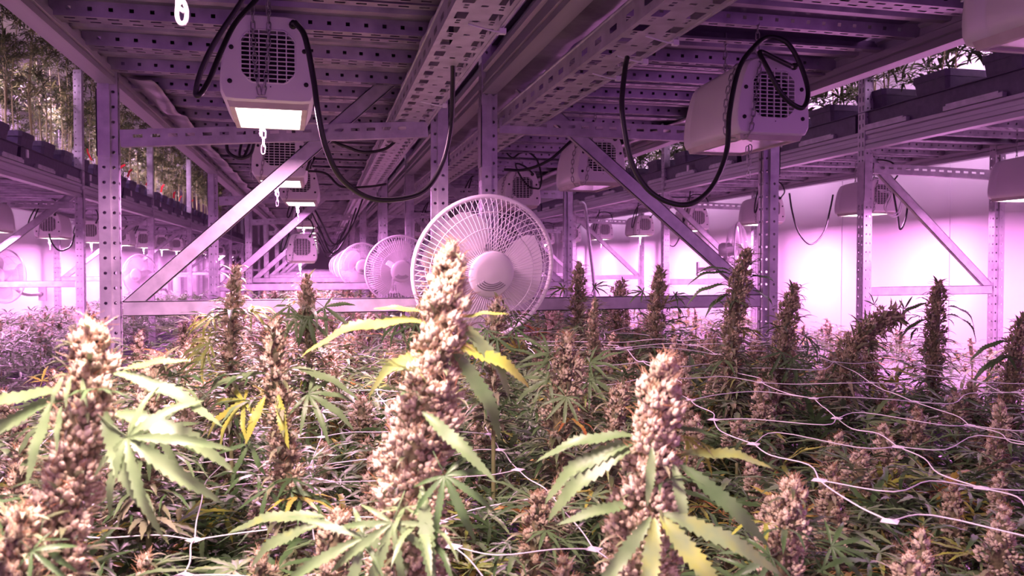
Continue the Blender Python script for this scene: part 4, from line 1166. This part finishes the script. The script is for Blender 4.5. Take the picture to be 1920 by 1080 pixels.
# the mass of leaves between them
def leaf_mass(name, label, n, x0, x1, ys, zfun, tpls, size, seed, dead=.05):
    rng = random.Random(seed); mb = MB()
    for _ in range(n):
        y = ys[0] + (ys[1] - ys[0]) * rng.random() ** ys[2]
        x = rng.uniform(x0, x1); a = rng.uniform(0, 2 * PI)
        z = zfun(x, y, rng)
        add_leaf(mb, tpls, rng, np.array([x, y, z]), np.array([math.cos(a), math.sin(a), rng.uniform(-.5, .7)]), (rng.uniform(-.3, .3), rng.uniform(-.5, .2), 1), rng.uniform(*size), leafvar(rng, dead, .12) if dead >= 0 else rng.uniform(.0, .30))  # negative dead: darker leaves, the shadow side of the bed put into their colour
    o = link(name, mb.mesh(name, ['leaf']))
    return tag(o, label, 'leaves', None, 'stuff')
def zn(x, y, r): return BEDTOP + hL(x, y) - .085 - r.random() ** 1.3 * .30
leaf_mass('canopy_leaves', 'tangled green leaf layer between the buds of the near left bed', 2300, LX0 - .12, LX1 + .09, (.5, 3.0, 1.0), zn, LEAF_MID, (.075, .125), 1, .02)
leaf_mass('canopy_leaves', 'tangled darker leaf layer under the net of the near right bed', 2300, RX0 - .09, RX1 - .01, (.6, 3.1, 1.0), zn, LEAF_MID, (.075, .125), 2, .04)
leaf_mass('canopy_leaves', 'leaf layer of the left bed beyond the crossbar', 1300, LX0 + .03, LX1, (3.0, 14.0, 1.6), lambda x, y, r: BEDTOP + BASEH - .28 - r.random() * .25, LEAF_LO, (.08, .14), 3)
leaf_mass('canopy_leaves', 'leaf layer of the right bed beyond the crossbar', 1100, RX0, RX1 - .03, (3.0, 12.0, 1.6), lambda x, y, r: BEDTOP + BASEH - .28 - r.random() * .25, LEAF_LO, (.08, .14), 4)
leaf_mass('canopy_leaves', 'leaf layer of the far right bed before the white wall', 1500, FR0, FR1 - .03, (2.2, 10.0, 1.2), lambda x, y, r: BEDTOP + BASEH - .46 - r.random() * .36, LEAF_LO, (.08, .14), 5)
leaf_mass('canopy_leaves', 'tangled shaded leaf and stalk side of the far left bed, darkened in its colour', 4600, FL0, FL1 + .04, (4.6, 14.0, 1.3), lambda x, y, r: BEDTOP + .03 + r.random() * (BASEH - .46), LEAF_LO, (.08, .14), 6, -1)

# ------------------------------------------------------------------ young plants in pots on the upper shelves
def pot_mesh(w=.255, h=.235):
    a, b = w / 2, w / 2 * .74; mb = MB()
    V, F = [], []
    for z, r in ((0, b), (h - .035, a * .965), (h - .035, a), (h, a * 1.01), (h, a * .95), (h - .05, a * .92)):
        c = r * .86
        for p in ((-c, -r), (c, -r), (r, -c), (r, c), (c, r), (-c, r), (-r, c), (-r, -c)): V.append((p[0], p[1], z))
    for i in range(5):
        for k in range(8): F.append((i * 8 + k, i * 8 + (k + 1) % 8, (i + 1) * 8 + (k + 1) % 8, (i + 1) * 8 + k))
    F.append(tuple(range(7, -1, -1)))
    mb.add(T(V, F, 0)); mb.add(T(V[40:48], [tuple(range(8))], 1))
    return mb.mesh('pot', ['black', 'soil'])
POT = pot_mesh(); POT_S = pot_mesh(.15, .17)
VLEAF = [leaf_tpl(R0, n, 1.0, 4, False, c, 1.7, .075, .3) for n, c in ((5, .8), (5, 1.2), (3, .9), (5, .5))]
def veg_proto(seed, h, z0, nst, nb, dens, bare, ls=1.0):
    rng = random.Random(seed); st, lf = MB(), MB()
    for k in range(nst):
        a = rng.uniform(0, 6.28); q = rng.uniform(.0, .05); e = rng.uniform(.02, .09)
        P = spline([(q * math.cos(a), q * math.sin(a), z0), (q * math.cos(a) + rng.uniform(-.02, .02), q * math.sin(a) + rng.uniform(-.02, .02), z0 + h * .4), ((q + e) * math.cos(a), (q + e) * math.sin(a), z0 + h * rng.uniform(.85, 1.0))], 6)
        st.add(tube(P, np.linspace(.0055, .002, len(P)), 4))
        n = len(P)
        for b in range(nb):
            i = int(n * rng.uniform(bare, .98)); p = P[min(i, n - 1)]; an = rng.uniform(0, 6.28); l = rng.uniform(.07, .20) * (1.15 - .5 * i / n)
            d = np.array([math.cos(an), math.sin(an), rng.uniform(.25, 1.1)]); d /= np.linalg.norm(d)
            st.add(tube([p, p + d * l * .6, p + d * l + (0, 0, .01)], .0014, 3))
            for _ in range(dens):
                pp = p + d * l * rng.uniform(.35, 1.0); f = d * .7 + np.array([rng.uniform(-1, 1), rng.uniform(-1, 1), rng.uniform(-.7, .6)])
                add_leaf(lf, VLEAF, rng, pp, f, (0, 0, 1), rng.uniform(.05, .10) * ls, rng.random() * (.8 if ls == 1 else .45) + .05)
    return st.mesh('stem', ['paleStem']), lf.mesh('foliage', ['veg'])
VEG_L = [veg_proto(300 + i, .98, .18, 3, 15, 5, .36) for i in range(4)]
VEG_R = [veg_proto(320 + i, .62, .18, 2, 13, 5, .06, 1.45) for i in range(4)]
tg = MB(); tg.add(bar_between((0, 0, 0), (.012, -.02, .06), .016, .001, (.2, 1, 0), 0)); tg.add(bar_between((.012, -.02, .055), (.03, -.03, .075), .016, .001, (.2, 1, 0), 0)); tg.add(bar_between((-.004, .006, -.03), (0, 0, .004), .010, .001, (.2, 1, 0), 1))
TAG = tg.mesh('plant_label', ['red', 'tagwhite'])
RV = random.Random(5)
def potted(x, y, z, protos, label, group, pot=POT, tagged=False, s=1.0, tz=.27, ps=None, side=1):
    root = thing('potted_plant', label, 'potted plant', (x, y, z), 0, group)
    link('pot', pot, root)
    a, b = RV.choice(protos); r = RV.uniform(0, 6.28)
    link('stem', a, root, (0, 0, 0), (0, 0, r), (s, s, s)); link('foliage', b, root, (0, 0, 0), (0, 0, r), (s, s, s))
    if tagged: link('plant_label', TAG, root, (.085 * side, -.085, tz), (RV.uniform(-.5, .5), RV.uniform(-.5, .5), RV.uniform(-.6, .6)), (1.2, 1.2, 1.2))
    return root
zp = zFL + .0835 + .006
for i, y in enumerate(np.arange(5.02, 17.5, .445)):
    potted(FL1 - .15, y, zp, VEG_L, 'tall bushy young plant in a black pot fronting the left upper shelf', 'front row of tall young plants on the left upper shelf', POT, i in (5, 6, 8, 9, 11, 13, 15, 16, 18), RV.uniform(.92, 1.08))
for i, y in enumerate(np.arange(4.9, 15.5, .43)):
    potted(FL0 + .24, y, zp, VEG_L, 'tall bushy young plant in a black pot, back row of the left upper shelf', 'back row of tall young plants on the left upper shelf', POT, False, RV.uniform(.95, 1.12))
zp = zFR + .0835 + .006
ypots = [(at(1838, 180, 1)[0], 0)]
Xp = FR0 + .15
front = [3.16, 3.62, 4.09, 4.56, 5.02, 5.5, 6.0, 6.6, 7.2, 7.9, 8.6, 9.3, 10.0]
for i, y in enumerate(front):
    potted(Xp, y, zp, VEG_R, ('short young plant in a large black pot fronting the right upper shelf'), 'front row of young plants on the right upper shelf', POT, i == 0, RV.uniform(.9, 1.1), .28, None, -1)
for i, y in enumerate(np.arange(3.0, 10.5, .47)):
    potted(FR0 + .47, y + .2, zp, VEG_R, 'short young plant in a small black pot, second row of the right upper shelf', 'second row of young plants on the right upper shelf', POT_S, i in (2,), RV.uniform(.95, 1.2), .22, None, -1)

# white clips on the tray rims and shelf clips
cl = MB().add(box(-.004, .004, -.014, .014, -.05, .0)).mesh('tray_clip', ['tagwhite'])
for y in (5.7, 7.15, 8.6, 10.1, 11.6):
    o = link('tray_clip', cl, None, (FL1 + .035, y, zFL + .0835 + TRH - .015)); tag(o, 'small white clip on the tray rim of the left upper shelf', 'clip', 'white clips on the left upper trays')
for y in (4.9, 6.3, 7.6):
    o = link('tray_clip', cl, None, (FR0 - .036, y, zFR + .0835 + TRH - .03)); tag(o, 'small white clip on the tray side of the right upper shelf', 'clip', 'white clips on the right upper trays')
pl = MB().add(box(-.012, .012, 0, .36, 0, .022)).add(box(-.014, .010, .02, .34, .02, .03)).mesh('shelf_edge', ['steel'])
for i, y in enumerate(np.arange(3.1, 12, .62)):
    o = link('edge_strip', pl, None, (FR0 - .016, y, zFR + .1045)); tag(o, 'short metal edge strip lying on the beam of the right upper shelf', 'edge strip', 'edge strips on the right shelf beam')
for i, y in enumerate(np.arange(5.3, 14, .62)):
    o = link('edge_strip', pl, None, (FL1 + .016, y, zFL + .1045)); tag(o, 'short metal edge strip lying on the beam of the left upper shelf', 'edge strip', 'edge strips on the left shelf beam')

# ------------------------------------------------------------------ trellis nets
def net(label, x0, x1, y0, y1, z, step, stepy, rot, seed, wob, zz):
    rng = random.Random(seed); mb = MB()
    nx = int((x1 - x0) / step) + 1; ny = int((y1 - y0) / stepy) + 1
    c, s = math.cos(rot), math.sin(rot); cx, cy = (x0 + x1) / 2, (y0 + y1) / 2
    K = {}
    for i in range(nx):
        for j in range(ny):
            x = x0 + i * step + rng.uniform(-.018, .018) - cx; y = y0 + j * stepy + rng.uniform(-.018, .018) - cy
            X, Y = cx + c * x - s * y, cy + s * x + c * y
            K[i, j] = np.array([X, Y, z + zz(X, Y) + rng.uniform(-.010, .010)])
    def ok(p): return x0 - .0 <= p[0] <= x1 + .0
    for i in range(nx):
        for j in range(ny):
            p = K[i, j]
            if not ok(p): continue
            mb.add(T(p + np.array([(-.013, 0, 0), (0, -.013, 0), (.013, 0, 0), (0, .013, 0), (0, 0, .003), (0, 0, -.003)]), [(0, 1, 4), (1, 2, 4), (2, 3, 4), (3, 0, 4), (1, 0, 5), (2, 1, 5), (3, 2, 5), (0, 3, 5)]))
            for (di, dj, w) in ((1, 0, wob), (0, 1, wob * .28)):
                if (i + di, j + dj) in K and ok(K[i + di, j + dj]):
                    q = K[i + di, j + dj]; d = q - p; n = np.array([-d[1], d[0], 0]); a = rng.uniform(-1, 1) * w; b = rng.uniform(-1, 1) * w
                    P = spline([p, p + d * .3 + n * a + (0, 0, rng.uniform(-.006, .008)), p + d * .7 + n * b + (0, 0, rng.uniform(-.006, .008)), q], 4)
                    mb.add(tube(P, .0009 if w == wob else .0011, 4))
    o = link('trellis_net', mb.mesh('trellis_net', ['net']))
    return tag(o, label, 'net')
net('white trellis net over the left bed threaded by the tall spikes', LX0 + .02, LX1 + .05, .55, 2.25, H - .365, .165, .155, .02, 1, .10, lambda x, y: .05 * min(1, max(0, (y - 1.0) / 1.0)))
net('wavy white trellis net lying over the right bed', RX0 - .08, RX1 + .05, .75, 2.75, H - .30, .235, .18, -.14, 2, .42, lambda x, y: .07 * min(1, max(0, (y - 1.1) / 1.0)))
print('counts', count, sum(count.values()))
